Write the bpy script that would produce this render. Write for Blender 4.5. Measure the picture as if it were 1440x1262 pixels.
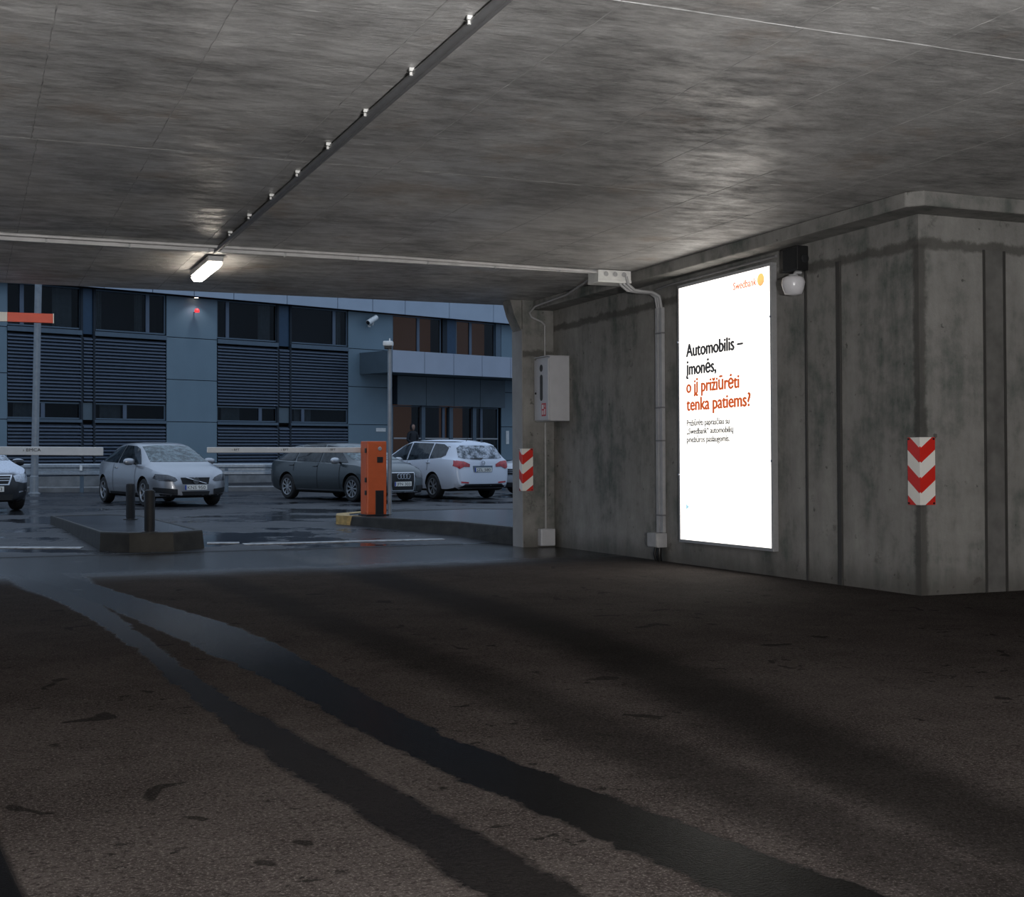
import bpy, bmesh, math, random
import numpy as np
from mathutils import Vector, Matrix
from mathutils.bvhtree import BVHTree

random.seed(7)
D = bpy.data
for o in list(D.objects): D.objects.remove(o, do_unlink=True)
S = bpy.context.scene
COL = S.collection

# ------------------------------------------------------------------ camera
cam_d = D.cameras.new('camera'); cam_d.sensor_width = 36; cam_d.lens = 46.25
cam_d.clip_start = .05; cam_d.clip_end = 300
cam = D.objects.new('camera', cam_d); COL.objects.link(cam)
cam.location = (0, 0, 1.3); cam.rotation_euler = (math.pi/2, 0, 0)
S.camera = cam

# ------------------------------------------------------------------ world: overcast dusk
W = D.worlds.new('dusk_sky'); S.world = W; W.use_nodes = True
wn = W.node_tree.nodes; wl = W.node_tree.links; wn.clear()
wo = wn.new('ShaderNodeOutputWorld'); wb = wn.new('ShaderNodeBackground')
wt = wn.new('ShaderNodeTexCoord'); wsx = wn.new('ShaderNodeSeparateXYZ'); wr = wn.new('ShaderNodeValToRGB')
wl.new(wt.outputs['Generated'], wsx.inputs[0]); wl.new(wsx.outputs['Z'], wr.inputs[0])
wr.color_ramp.elements[0].position = 0.0; wr.color_ramp.elements[0].color = (.17, .235, .33, 1)
wr.color_ramp.elements[1].position = .9; wr.color_ramp.elements[1].color = (.60, .76, 1.0, 1)
wl.new(wr.outputs[0], wb.inputs[0]); wb.inputs[1].default_value = 1.05
wl.new(wb.outputs[0], wo.inputs[0])

# ------------------------------------------------------------------ exposure and light levels
vs = S.view_settings; vs.view_transform = 'Standard'; vs.look = 'None'; vs.gamma = 1; vs.use_curve_mapping = False
vs.exposure = 0.0
POSTER_E = 1.95        # backlit poster
LAMP_E = 26.0         # garage batten lamp in view
FILL_W = 1700.0       # unseen fill light added behind the camera
LAMP_BACK_E = 40.0    # the same lamps further back in the garage

# ------------------------------------------------------------------ frames
TH = math.radians(22.5)
G = Matrix.Translation((3.61, 11.6, 0)) @ Matrix.Rotation(TH, 4, 'Z') @ Matrix.Rotation(-.013, 4, 'X')   # garage: x to the right, y along the wall, slight fall
F = Matrix.Translation((-12.6, 48, 0)) @ Matrix.Rotation(math.atan2(.68, .733), 4, 'Z')                     # office front
I4 = Matrix.Identity(4)

# ------------------------------------------------------------------ materials
def newmat(name):
    m = D.materials.new(name); m.use_nodes = True
    return m, m.node_tree.nodes, m.node_tree.links, m.node_tree.nodes['Principled BSDF']
def plain(name, col, rough=.5, metal=0., var=.12, scale=8., bump=0., coat=0., spec=None):
    m, n, l, p = newmat(name)
    tc = n.new('ShaderNodeTexCoord'); no = n.new('ShaderNodeTexNoise'); no.inputs['Scale'].default_value = scale; no.inputs['Detail'].default_value = 6
    l.new(tc.outputs['Object'], no.inputs['Vector'])
    r = n.new('ShaderNodeValToRGB'); r.color_ramp.elements[0].position = .3; r.color_ramp.elements[1].position = .7
    r.color_ramp.elements[0].color = tuple(c*(1-var) for c in col)+(1,); r.color_ramp.elements[1].color = tuple(min(1, c*(1+var)) for c in col)+(1,)
    l.new(no.outputs['Fac'], r.inputs[0]); l.new(r.outputs[0], p.inputs['Base Color'])
    p.inputs['Roughness'].default_value = rough; p.inputs['Metallic'].default_value = metal
    if coat: p.inputs['Coat Weight'].default_value = coat; p.inputs['Coat Roughness'].default_value = .08
    if spec is not None: p.inputs['Specular IOR Level'].default_value = spec
    if bump:
        b = n.new('ShaderNodeBump'); b.inputs['Strength'].default_value = bump; b.inputs['Distance'].default_value = .02
        l.new(no.outputs['Fac'], b.inputs['Height']); l.new(b.outputs[0], p.inputs['Normal'])
    return m
def emit(name, col, s, base=(.8, .8, .8)):
    m, n, l, p = newmat(name)
    p.inputs['Base Color'].default_value = base+(1,); p.inputs['Emission Color'].default_value = col+(1,); p.inputs['Emission Strength'].default_value = s
    return m
class NT:
    """small helper to write node maths"""
    def __init__(s, n, l): s.n = n; s.l = l
    def put(s, inp, v):
        if hasattr(v, 'is_linked') or hasattr(v, 'links'): s.l.new(v, inp)
        else: inp.default_value = v
    def m(s, op, a, b=None, c=None, clamp=False):
        q = s.n.new('ShaderNodeMath'); q.operation = op; q.use_clamp = clamp
        s.put(q.inputs[0], a)
        if b is not None: s.put(q.inputs[1], b)
        if c is not None: s.put(q.inputs[2], c)
        return q.outputs[0]
    def step(s, v, a, b, lo=0., hi=1.):
        q = s.n.new('ShaderNodeMapRange'); q.interpolation_type = 'SMOOTHSTEP'; s.put(q.inputs[0], v)
        q.inputs[1].default_value = a; q.inputs[2].default_value = b; q.inputs[3].default_value = lo; q.inputs[4].default_value = hi
        return q.outputs[0]
    def noise(s, vec, scale, detail=5, rough=.55, sx=(1, 1, 1), dist=0.):
        mp = s.n.new('ShaderNodeMapping'); mp.inputs['Scale'].default_value = sx; s.l.new(vec, mp.inputs[0])
        q = s.n.new('ShaderNodeTexNoise'); q.inputs['Scale'].default_value = scale; q.inputs['Detail'].default_value = detail; q.inputs['Roughness'].default_value = rough
        q.inputs['Distortion'].default_value = dist
        s.l.new(mp.outputs[0], q.inputs['Vector']); return q.outputs['Fac']
    def mix(s, f, a, b, mode='MIX'):
        q = s.n.new('ShaderNodeMix'); q.data_type = 'RGBA'; q.blend_type = mode
        s.put(q.inputs[0], f)
        for i, v in ((6, a), (7, b)):
            if isinstance(v, tuple): q.inputs[i].default_value = v if len(v) == 4 else v+(1,)
            else: s.l.new(v, q.inputs[i])
        return q.outputs[2]
    def bump(s, h, st, dist=.02, nrm=None):
        q = s.n.new('ShaderNodeBump'); q.inputs['Strength'].default_value = st; q.inputs['Distance'].default_value = dist
        s.l.new(h, q.inputs['Height'])
        if nrm: s.l.new(nrm, q.inputs['Normal'])
        return q.outputs[0]
    def curve(s, v, pts, x0, x1, y0, y1):
        t = s.n.new('ShaderNodeMapRange'); s.put(t.inputs[0], v); t.inputs[1].default_value = x0; t.inputs[2].default_value = x1
        q = s.n.new('ShaderNodeFloatCurve'); c = q.mapping.curves[0]
        P = [((a-x0)/(x1-x0), (b-y0)/(y1-y0)) for a, b in sorted(pts)]
        c.points[0].location = P[0]; c.points[1].location = P[-1]
        for a in P[1:-1]: c.points.new(*a)
        q.mapping.extend = 'HORIZONTAL'; q.mapping.update(); s.l.new(t.outputs[0], q.inputs['Value'])
        return s.m('MULTIPLY_ADD', q.outputs[0], y1-y0, y0)

def concrete_ceiling():
    m, n, l, p = newmat('board_marked_concrete'); t = NT(n, l)
    tc = n.new('ShaderNodeTexCoord').outputs['Object']
    streak = t.noise(tc, 3.4, 12, .72, (.75, 1.7, 1), .15)
    big = t.noise(tc, .8, 5, .6)
    fine = t.noise(tc, 22, 6, .7, (.6, 1.8, 1))
    v = t.m('ADD', t.m('MULTIPLY', streak, .55), t.m('MULTIPLY', big, .45))
    r = n.new('ShaderNodeValToRGB'); e = r.color_ramp.elements
    e[0].position = .40; e[0].color = (.22, .215, .21, 1); e[1].position = .60; e[1].color = (.62, .61, .60, 1)
    k = e.new(.50); k.color = (.42, .412, .405, 1)
    l.new(v, r.inputs[0])
    c = t.mix(t.step(fine, .35, .7, 0, .35), r.outputs[0], (.58, .57, .56))
    rust = t.step(t.noise(tc, 1.1, 6, .65), .55, .70, 0, .45)
    c = t.mix(rust, c, (.33, .25, .19))
    chips = t.step(t.noise(tc, 5.5, 2, .5, (.7, 2.2, 1)), .73, .75, 0, .6)
    c = t.mix(chips, c, (.8, .79, .78))
    l.new(c, p.inputs['Base Color'])
    l.new(t.m('ADD', t.step(streak, .35, .65, .55, .28), t.step(t.noise(tc, .55, 3, .5), .42, .6, 0, .2)), p.inputs['Roughness'])
    p.inputs['Specular IOR Level'].default_value = .5
    nb = t.bump(t.noise(tc, 4.5, 9, .7, (.7, 1.8, 1)), .45, .035)
    nb = t.bump(fine, .25, .01, nb)
    l.new(nb, p.inputs['Normal'])
    return m
def concrete_wall(name='cast_concrete_wall', formline=3.12, stain=True):
    m, n, l, p = newmat(name); t = NT(n, l)
    tc = n.new('ShaderNodeTexCoord').outputs['Object']
    sp = n.new('ShaderNodeSeparateXYZ'); l.new(tc, sp.inputs[0])
    big = t.noise(tc, .9, 5, .6); vert = t.noise(tc, 2.2, 6, .65, (1.6, 1.6, .35)); mid = t.noise(tc, 5, 7, .7)
    v = t.m('ADD', t.m('MULTIPLY', big, .4), t.m('ADD', t.m('MULTIPLY', vert, .35), t.m('MULTIPLY', mid, .25)))
    r = n.new('ShaderNodeValToRGB'); e = r.color_ramp.elements
    e[0].position = .40; e[0].color = (.10, .115, .105, 1); e[1].position = .62; e[1].color = (.33, .323, .306, 1)
    k = e.new(.5); k.color = (.24, .234, .222, 1)
    l.new(v, r.inputs[0]); c = r.outputs[0]
    # blow holes and marks
    holes = t.m('MAXIMUM', t.step(t.noise(tc, 9, 4, .6), .66, .72, 0, .7), t.step(t.noise(tc, 2.6, 8, .75), .60, .68, 0, .45))
    c = t.mix(holes, c, (.04, .038, .035))
    if stain:
        zz = t.m('ADD', sp.outputs['Z'], t.m('MULTIPLY', t.m('SUBTRACT', mid, .5), .16))
        d = t.m('ABSOLUTE', t.m('SUBTRACT', zz, formline))
        c = t.mix(t.step(d, .025, .065, .7, 0), c, (.06, .056, .05))
        # damp edge round the corner arris
        q = t.m('ADD', t.m('ABSOLUTE', sp.outputs['Y']), t.m('ABSOLUTE', sp.outputs['X']))
        q = t.m('ADD', q, t.m('MULTIPLY', t.m('SUBTRACT', mid, .5), .12))
        c = t.mix(t.m('MULTIPLY', t.step(q, .05, .10, .72, 0), t.step(sp.outputs['Z'], 3.14, 3.08)), c, (.05, .047, .043))
        # splash zone at the foot
        c = t.mix(t.step(t.m('ADD', sp.outputs['Z'], t.m('MULTIPLY', mid, -.5)), -.25, .05, .6, 0), c, (.06, .055, .047))
    l.new(c, p.inputs['Base Color']); p.inputs['Roughness'].default_value = .78
    nb = t.bump(mid, .35, .03); nb = t.bump(t.noise(tc, 40, 4, .6), .2, .006, nb); l.new(nb, p.inputs['Normal'])
    return m
def asphalt_floor():
    m, n, l, p = newmat('garage_asphalt'); t = NT(n, l)
    tc = n.new('ShaderNodeTexCoord').outputs['Object']
    sp = n.new('ShaderNodeSeparateXYZ'); l.new(tc, sp.inputs[0]); X = sp.outputs['X']; Y = sp.outputs['Y']
    grain = t.noise(tc, 95, 3, .75); grain2 = t.noise(tc, 38, 5, .8); big = t.noise(tc, .8, 5, .6); mid = t.noise(tc, 4, 6, .65)
    wob = t.m('ADD', t.m('MULTIPLY', t.m('SUBTRACT', t.noise(tc, 3.2, 7, .7), .5), .18), t.m('MULTIPLY', t.m('SUBTRACT', grain2, .5), .07))
    base = t.mix(t.step(t.m('ADD', t.m('MULTIPLY', big, .6), t.m('MULTIPLY', mid, .4)), .35, .65), (.036, .030, .028), (.066, .057, .053))
    base = t.mix(t.step(grain, .50, .68, 0, .75), base, (.18, .16, .152))
    base = t.mix(t.step(grain2, .52, .38, 0, .7), base, (.016, .013, .012))
    def track(pts, w, soft, wf=None):
        c = t.curve(Y, pts, -12, 10, -9, 0)
        d = t.m('ADD', t.m('ABSOLUTE', t.m('SUBTRACT', X, c)), wob)
        if wf is None: return t.step(d, w-soft, w+soft, 1, 0)
        d = t.m('DIVIDE', d, t.curve(Y, wf, -12, 10, 0, 1)); return t.step(d, 1-soft, 1+soft, 1, 0)
    A = track([(-12, -4.9), (-7.4, -5.5), (-6.4, -5.65), (-5, -5.86), (-3.9, -6.0), (-2.2, -6.06), (0, -6.2), (3, -6.6), (5.3, -6.95), (10, -7.6)], .17, .09, [(-12, .18), (-6.4, .18), (-3, .16), (0, .27), (3, .22), (10, .3)])
    Bt = track([(-12, -6.1), (-6.05, -6.34), (-5.3, -6.4), (-4.2, -6.51), (-2.65, -6.63), (-.4, -6.7), (2.4, -6.85), (10, -7.2)], .11, .16, [(-12, .14), (-6, .13), (-4.2, .13), (-2.6, .09), (0, .09), (2.4, .16), (5, .4), (10, .5)])
    C = track([(-12, -5.2), (-4, -5.2), (-2, -5.2), (0, -5.25), (2.4, -5.3), (10, -5.5)], .22, .13)
    Dk = track([(-12, -5.2), (-6.1, -4.72), (-4.7, -4.5), (-3, -4.2), (-1, -3.92), (3.2, -3.8), (10, -3.6)], .3, .2)
    far = t.step(t.m('ADD', Y, t.m('MULTIPLY', wob, 3.5)), 4.3, 6.3)
    corner = t.step(t.m('ADD', X, t.m('MULTIPLY', t.m('ADD', Y, 12), .09)), -7.02, -7.06)  # shadow at the lower left, painted into the floor colour
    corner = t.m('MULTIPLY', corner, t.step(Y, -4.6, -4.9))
    spots = t.step(t.noise(tc, 3.0, 3, .5, (1.2, 1, 1), .6), .665, .70)
    mx = lambda a, b: t.m('MAXIMUM', a, b)
    wet_and_shadow = mx(mx(A, t.m('MULTIPLY', Bt, .85)), mx(far, corner))  # wet tracks and wet exit, plus the painted corner shadow
    damp = mx(t.m('MULTIPLY', C, .62), mx(t.m('MULTIPLY', Dk, .82), t.m('MULTIPLY', spots, .8)))
    spots2 = t.m('MULTIPLY', t.step(t.noise(tc, 7, 5, .7), .60, .63), t.step(t.noise(tc, .9, 2, .5), .50, .56)); damp = mx(damp, t.m('MULTIPLY', spots2, .85)); dark = mx(wet_and_shadow, damp)
    c = t.mix(t.m('MAXIMUM', t.m('MULTIPLY', dark, .86), t.m('MULTIPLY', wet_and_shadow, .98)), base, (.005, .0048, .0048))
    l.new(c, p.inputs['Base Color'])
    rg = t.m('MULTIPLY_ADD', wet_and_shadow, -.76, .90); rg = t.m('MULTIPLY_ADD', damp, -.12, rg)
    l.new(rg, p.inputs['Roughness'])
    l.new(t.m('ADD', t.m('MULTIPLY_ADD', far, .2, .006), t.step(Y, -2.0, 2.0, 0, .09)), p.inputs['Specular IOR Level'])
    hh = grain; nb = t.bump(hh, .6, .006); nb = t.bump(t.m('MULTIPLY', grain2, t.m('MULTIPLY_ADD', wet_and_shadow, -.7, 1.0)), .5, .010, nb)
    l.new(nb, p.inputs['Normal'])
    return m
def wet_road():
    m, n, l, p = newmat('wet_road_asphalt'); t = NT(n, l)
    tc = n.new('ShaderNodeTexCoord').outputs['Object']
    grain = t.noise(tc, 70, 3, .7); big = t.noise(tc, .35, 5, .6, (1, 1.4, 1), .4); mid = t.noise(tc, 2.4, 6, .65)
    base = t.mix(t.step(mid, .35, .65), (.026, .027, .03), (.05, .05, .054))
    base = t.mix(t.step(grain, .5, .75, 0, .4), base, (.11, .11, .12))
    pud = t.step(t.m('ADD', t.m('MULTIPLY', big, .8), t.m('MULTIPLY', mid, .2)), .50, .56)
    base = t.mix(t.m('MULTIPLY', pud, .6), base, (.015, .016, .018))
    l.new(base, p.inputs['Base Color'])
    l.new(t.m('MULTIPLY_ADD', pud, -.34, .45), p.inputs['Roughness']); p.inputs['Specular IOR Level'].default_value = .16
    nb = t.bump(t.m('MULTIPLY', grain, t.m('SUBTRACT', 1.0, pud)), .35, .006); nb = t.bump(t.noise(tc, 6, 4, .5, (1, 3, 1)), .06, .02, nb); l.new(nb, p.inputs['Normal'])
    return m
def chevron_mat():
    m, n, l, p = newmat('chevron_sheeting'); t = NT(n, l)
    tc = n.new('ShaderNodeTexCoord').outputs['Object']
    sp = n.new('ShaderNodeSeparateXYZ'); l.new(tc, sp.inputs[0])
    lat = t.m('ADD', t.m('ABSOLUTE', sp.outputs['X']), t.m('ABSOLUTE', sp.outputs['Y']))
    d = t.m('ADD', t.m('SUBTRACT', .6, sp.outputs['Z']), t.m('MULTIPLY', lat, .76))
    f = t.m('FRACT', t.m('DIVIDE', t.m('SUBTRACT', d, .236), .27))
    red = t.m('GREATER_THAN', f, .5)
    dirt = t.noise(tc, 14, 6, .7)
    c = t.mix(red, (.93, .91, .86), (.72, .03, .02)); c = t.mix(t.step(dirt, .6, .8, 0, .35), c, (.25, .2, .17))
    l.new(c, p.inputs['Base Color']); p.inputs['Roughness'].default_value = .35
    return m
def glass_wet(name, col, drops, dc=(.55, .66, .74)):
    m, n, l, p = newmat(name); t = NT(n, l)
    tc = n.new('ShaderNodeTexCoord').outputs['Object']
    v = n.new('ShaderNodeTexVoronoi'); v.inputs['Scale'].default_value = 70; l.new(tc, v.inputs['Vector'])
    k = t.m('MULTIPLY', t.step(v.outputs['Distance'], .25, .5), t.step(t.noise(tc, 7, 5, .7), .38, .62, 0, drops))
    c = t.mix(k, col, dc); l.new(c, p.inputs['Base Color'])
    l.new(t.m('MULTIPLY_ADD', k, .5, .06), p.inputs['Roughness']); p.inputs['Specular IOR Level'].default_value = .35
    return m

M_ceil = concrete_ceiling(); M_wall = concrete_wall(); M_pier = concrete_wall('pier_concrete', 2.75, True); M_corn = concrete_wall('cornice_concrete', 9, False)
M_floor = asphalt_floor(); M_road = wet_road(); M_chev = chevron_mat()
M_pvc = plain('grey_plastic_trunking', (.42, .42, .43), .4); M_pvcd = plain('dark_grey_conduit', (.2, .2, .205), .42)
M_clip = plain('white_plastic', (.78, .78, .76), .4); M_pvcl = plain('pale_plastic_trunking', (.56, .55, .55), .4); M_black = plain('black_plastic', (.012, .012, .013), .4)
M_cab = plain('grey_painted_steel', (.56, .565, .60), .38, var=.04); M_cabd = plain('cabinet_glass', (.05, .06, .07), .1)
M_red = plain('red_sign_paint', (.55, .02, .03), .4); M_white = plain('white_paint', (.8, .8, .8), .45)
M_alu = plain('brushed_aluminium', (.42, .42, .43), .4, .35, .05, 30)
M_galv = plain('galvanised_steel', (.36, .39, .42), .42, .55, .15, 14); M_post = plain('grey_lamp_post', (.27, .29, .31), .45, .3)
M_orange = plain('orange_powder_coat', (.62, .11, .03), .42, var=.06)
M_boom = plain('white_boom_paint', (.62, .60, .57), .4, var=.06); M_boomr = plain('red_boom_sheeting', (.9, .09, .03), .4, var=.05); M_boomw = plain('bright_boom_sheeting', (.95, .93, .88), .4, var=.03)
M_kerb = plain('wet_dark_kerb', (.03, .028, .024), .55, spec=.3, var=.35, scale=5, bump=.4); M_kerby = plain('worn_yellow_kerb', (.42, .28, .10), .6, var=.3, scale=12)
M_top = plain('wet_island_paving', (.035, .037, .042), .24, spec=.22, var=.5, scale=3, bump=.1); M_line = plain('worn_road_paint', (.34, .34, .34), .5, var=.45, scale=10)
M_panel = plain('blue_grey_cladding', (.165, .235, .285), .42, .0, .05, 1.2); M_fasc = plain('pale_metal_fascia', (.42, .48, .56), .35, .2, .04, 1.5)
M_canop = plain('canopy_cladding', (.40, .44, .52), .4, .1, .04, 1.5); M_dpanel = plain('dark_cladding', (.10, .135, .16), .45, 0, .08, 2)
M_slat = plain('louvre_slat', (.12, .15, .20), .4, .3, .06, 4); M_void = plain('louvre_backing', (.012, .02, .03), .7)
M_frame = plain('window_frame_steel', (.11, .15, .19), .4, .3, .05); M_bpanel = plain('deep_blue_infill', (.025, .06, .11), .35, .1, .08)
M_plinth = plain('concrete_plinth', (.20, .20, .20), .7, var=.25, scale=3)
M_curt = plain('pale_curtain', (.22, .23, .21), .8); M_room = plain('dark_room', (.03, .03, .032), .9)
M_roomw = emit('lamplit_room', (1, .42, .16), .045, (.16, .085, .04))
def pane_mat():
    m, n, l, p = newmat('window_glass'); p.inputs['Base Color'].default_value = (.9, .95, 1, 1); p.inputs['Roughness'].default_value = .03
    tr = n.new('ShaderNodeBsdfTransparent'); tr.inputs[0].default_value = (.62, .66, .70, 1)
    gl = n.new('ShaderNodeBsdfGlossy'); gl.inputs['Roughness'].default_value = .03; gl.inputs[0].default_value = (.8, .8, .8, 1)
    fr = n.new('ShaderNodeFresnel'); fr.inputs[0].default_value = 1.3; mx = n.new('ShaderNodeMixShader')
    l.new(fr.outputs[0], mx.inputs[0]); l.new(tr.outputs[0], mx.inputs[1]); l.new(gl.outputs[0], mx.inputs[2])
    l.new(mx.outputs[0], n['Material Output'].inputs[0]); return m
M_pane = pane_mat()
M_tyre = plain('tyre_rubber', (.012, .012, .013), .7); M_rim = plain('alloy_rim', (.42, .43, .45), .3, .7, .05)
M_cglass = glass_wet('car_side_glass', (.006, .009, .012), .05); M_wscreen = glass_wet('wet_windscreen', (.014, .028, .032), .42, (.36, .46, .50)); M_rscreen = glass_wet('frosted_rear_screen', (.06, .075, .09), .95, (.62, .66, .74))
M_lampglass = plain('headlamp_glass', (.05, .052, .06), .08, .2, .5, 22, coat=1); M_tail = plain('tail_lamp_glass', (.42, .015, .02), .12, 0, .4, 16, coat=1)
M_plate = plain('number_plate', (.80, .79, .74), .35, var=.03); M_eu = plain('plate_blue', (.02, .06, .35), .4); M_ink = plain('black_lettering', (.01, .01, .012), .5)
M_chrome = plain('chrome', (.6, .6, .62), .15, 1.0, .03); M_trim = plain('dark_car_trim', (.016, .017, .019), .6, spec=.3)
M_under = plain('underbody', (.006, .006, .006), .8)

# ------------------------------------------------------------------ object helpers
def tag(o, label=None, cat=None, group=None, kind=None):
    if label: o['label'] = label
    if cat: o['category'] = cat
    if group: o['group'] = group
    if kind: o['kind'] = kind
    return o
def thing(name, M, label, cat, group=None):
    o = D.objects.new(name, None); COL.objects.link(o); o.empty_display_size = .2; o.matrix_world = M
    return tag(o, label, cat, group)
def at(Fr, x, y, z=0, rz=0): return Fr @ Matrix.Translation((x, y, z)) @ Matrix.Rotation(rz, 4, 'Z')
class BM:
    def __init__(s): s.b = bmesh.new()
    def box(s, x0, x1, y0, y1, z0, z1, bev=0, M=None):
        v = [s.b.verts.new((x, y, z)) for x in (x0, x1) for y in (y0, y1) for z in (z0, z1)]
        fs = [s.b.faces.new([v[i] for i in q]) for q in ((0, 1, 3, 2), (4, 6, 7, 5), (0, 4, 5, 1), (2, 3, 7, 6), (0, 2, 6, 4), (1, 5, 7, 3))]
        if M: bmesh.ops.transform(s.b, matrix=M, verts=v)
        if bev:
            es = list({e for f in fs for e in f.edges}); bmesh.ops.bevel(s.b, geom=es, offset=bev, segments=2, affect='EDGES', profile=.6)
        return s
    def prism(s, pts, h0, h1, bev=0, M=None):
        """polygon in xy extruded in z"""
        lo = [s.b.verts.new((p[0], p[1], h0)) for p in pts]; hi = [s.b.verts.new((p[0], p[1], h1)) for p in pts]; n = len(pts)
        fs = [s.b.faces.new(lo[::-1]), s.b.faces.new(hi)]
        for i in range(n): fs.append(s.b.faces.new((lo[i], lo[(i+1) % n], hi[(i+1) % n], hi[i])))
        if bev:
            es = list({e for f in fs for e in f.edges}); bmesh.ops.bevel(s.b, geom=es, offset=bev, segments=2, affect='EDGES', profile=.6)
            if M: raise ValueError
        if M: bmesh.ops.transform(s.b, matrix=M, verts=lo+hi)
        return s
    def tube(s, P, r, seg=10, caps=True, rs=None):
        P = [Vector(p) for p in P]; rings = []; up = None
        for i, p in enumerate(P):
            d = (P[min(i+1, len(P)-1)]-P[max(i-1, 0)]).normalized()
            if up is None: up = Vector((0, 0, 1)) if abs(d.z) < .9 else Vector((1, 0, 0))
            a = d.cross(up).normalized(); b = a.cross(d).normalized(); up = b
            rr = rs[i] if rs else r
            rings.append([s.b.verts.new(p+a*math.cos(2*math.pi*k/seg)*rr+b*math.sin(2*math.pi*k/seg)*rr) for k in range(seg)])
        for i in range(len(rings)-1):
            for k in range(seg): s.b.faces.new((rings[i][k], rings[i][(k+1) % seg], rings[i+1][(k+1) % seg], rings[i+1][k]))
        if caps: s.b.faces.new(rings[0][::-1]); s.b.faces.new(rings[-1])
        return s
    def lathe(s, prof, seg=24, M=None, capped=True):
        """profile (r, z) about z"""
        rings = []; vs_ = []
        for r, z in prof:
            ring = [s.b.verts.new((r*math.cos(2*math.pi*k/seg), r*math.sin(2*math.pi*k/seg), z)) for k in range(seg)]; rings.append(ring); vs_ += ring
        for i in range(len(rings)-1):
            for k in range(seg): s.b.faces.new((rings[i][k], rings[i][(k+1) % seg], rings[i+1][(k+1) % seg], rings[i+1][k]))
        if capped: s.b.faces.new(rings[0][::-1]); s.b.faces.new(rings[-1])
        if M: bmesh.ops.transform(s.b, matrix=M, verts=vs_)
        return s
    def done(s, name, mat, parent=None, M=None, smooth=None):
        bmesh.ops.recalc_face_normals(s.b, faces=s.b.faces)
        me = D.meshes.new(name); s.b.to_mesh(me); s.b.free()
        return link(name, me, mat, parent, M, smooth)
def link(name, me, mat, parent=None, M=None, smooth=None):
    if mat is not None:
        me.materials.clear()
        for q in (mat if isinstance(mat, (list, tuple)) else [mat]): me.materials.append(q)
    if smooth:
        for p in me.polygons: p.use_smooth = True
        me.set_sharp_from_angle(angle=math.radians(smooth))
    o = D.objects.new(name, me); COL.objects.link(o)
    if parent: o.parent = parent
    elif M is not None: o.matrix_world = M
    return o
def struct(o): o['kind'] = 'structure'; return o
def copy_tree(o, parent=None):
    c = o.copy(); COL.objects.link(c); c.parent = parent
    for ch in [x for x in D.objects if x.parent == o]: copy_tree(ch, c)
    return c
def text_mesh(txt, w, h, depth=.0015, bold=0., fat=0.):
    """letters as a mesh fitted to width w and cap/body height h, lower left at the origin"""
    cu = D.curves.new('t', 'FONT'); cu.body = txt; cu.size = 1; cu.extrude = 0; cu.offset = bold; cu.resolution_u = 3
    o = D.objects.new('t', cu); COL.objects.link(o); bpy.context.view_layer.update()
    dg = bpy.context.evaluated_depsgraph_get(); me = D.meshes.new_from_object(o.evaluated_get(dg)); D.objects.remove(o, do_unlink=True)
    a = np.array([v.co[:] for v in me.vertices]); x0 = a[:, 0].min(); x1 = a[:, 0].max()
    sx = w/(x1-x0); sy = h/.73
    for v in me.vertices: v.co = ((v.co.x-x0)*sx, v.co.y*sy, depth)
    if fat:
        bm = bmesh.new()
        for k, dx, dy in ((0, -fat, 0), (1, fat, 0), (2, 0, fat*.4), (3, 0, -fat*.4)):
            m2 = me.copy(); m2.transform(Matrix.Translation((dx, dy, .0002*k))); bm.from_mesh(m2); D.meshes.remove(m2)
        bm.to_mesh(me); bm.free()
    return me
def text_part(txt, w, h, mat, parent, M, name='lettering', bold=0., fat=0.):
    me = text_mesh(txt, w, h, bold=bold, fat=fat); me.transform(M); return link(name, me, mat, parent)

# =================================================================== GARAGE SHELL (local frame: x right, y along the wall to the exit)
CZ = 3.51
# floor with fine grid not needed: flat slab
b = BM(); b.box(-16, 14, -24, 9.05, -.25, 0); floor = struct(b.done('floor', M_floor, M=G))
b = BM(); b.box(-16, 14, -24, 8.47, CZ, CZ+.7); ceiling = struct(b.done('ceiling', M_ceil, M=G))
# formwork seams of the slab: lines along the garage and across it
M_seam = plain('seam_grout', (.34, .335, .33), .7, var=.5, scale=6); M_seaml = plain('pale_seam_grout', (.75, .74, .73), .6, var=.4, scale=8)
rnd = random.Random(3)
def seam(P, w, mat, wob=.006):
    b = BM(); v = []
    n = 60
    for i in range(n+1):
        u = i/n; x = P[0][0]+(P[1][0]-P[0][0])*u+rnd.uniform(-wob, wob); y = P[0][1]+(P[1][1]-P[0][1])*u+rnd.uniform(-wob, wob)
        d = Vector((P[1][0]-P[0][0], P[1][1]-P[0][1])).normalized(); nx, ny = -d.y, d.x; ww = w*rnd.uniform(.35, 1.1)
        v.append((b.b.verts.new((x-nx*ww, y-ny*ww, CZ)), b.b.verts.new((x, y, CZ-.0012-.0015*rnd.random())), b.b.verts.new((x+nx*ww, y+ny*ww, CZ))))
    for a, c in zip(v[:-1], v[1:]):
        b.b.faces.new((a[0], a[1], c[1], c[0])); b.b.faces.new((a[1], a[2], c[2], c[1]))
    return b.done('formwork_seam', mat, ceiling)
for x in (-9.1, -8.3, -7.36, -6.48, -5.5, -4.74, -3.66, -2.75, -1.87, -.95):
    for y0, y1 in ((-7.5, -3.46), (-3.46, .56), (.56, 4.9), (4.9, 8.45)):
        dx = rnd.uniform(-.05, .05); seam([(x+dx, y0), (x+dx, y1)], .0045, M_seam, .004)
for y in (-7.5, -3.46, .56):
    seam([(-10, y), (-.3 if y > -.3 else 6, y-.02)], .010 if y < 0 else .004, M_seaml if y < 0 else M_seam)
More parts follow.
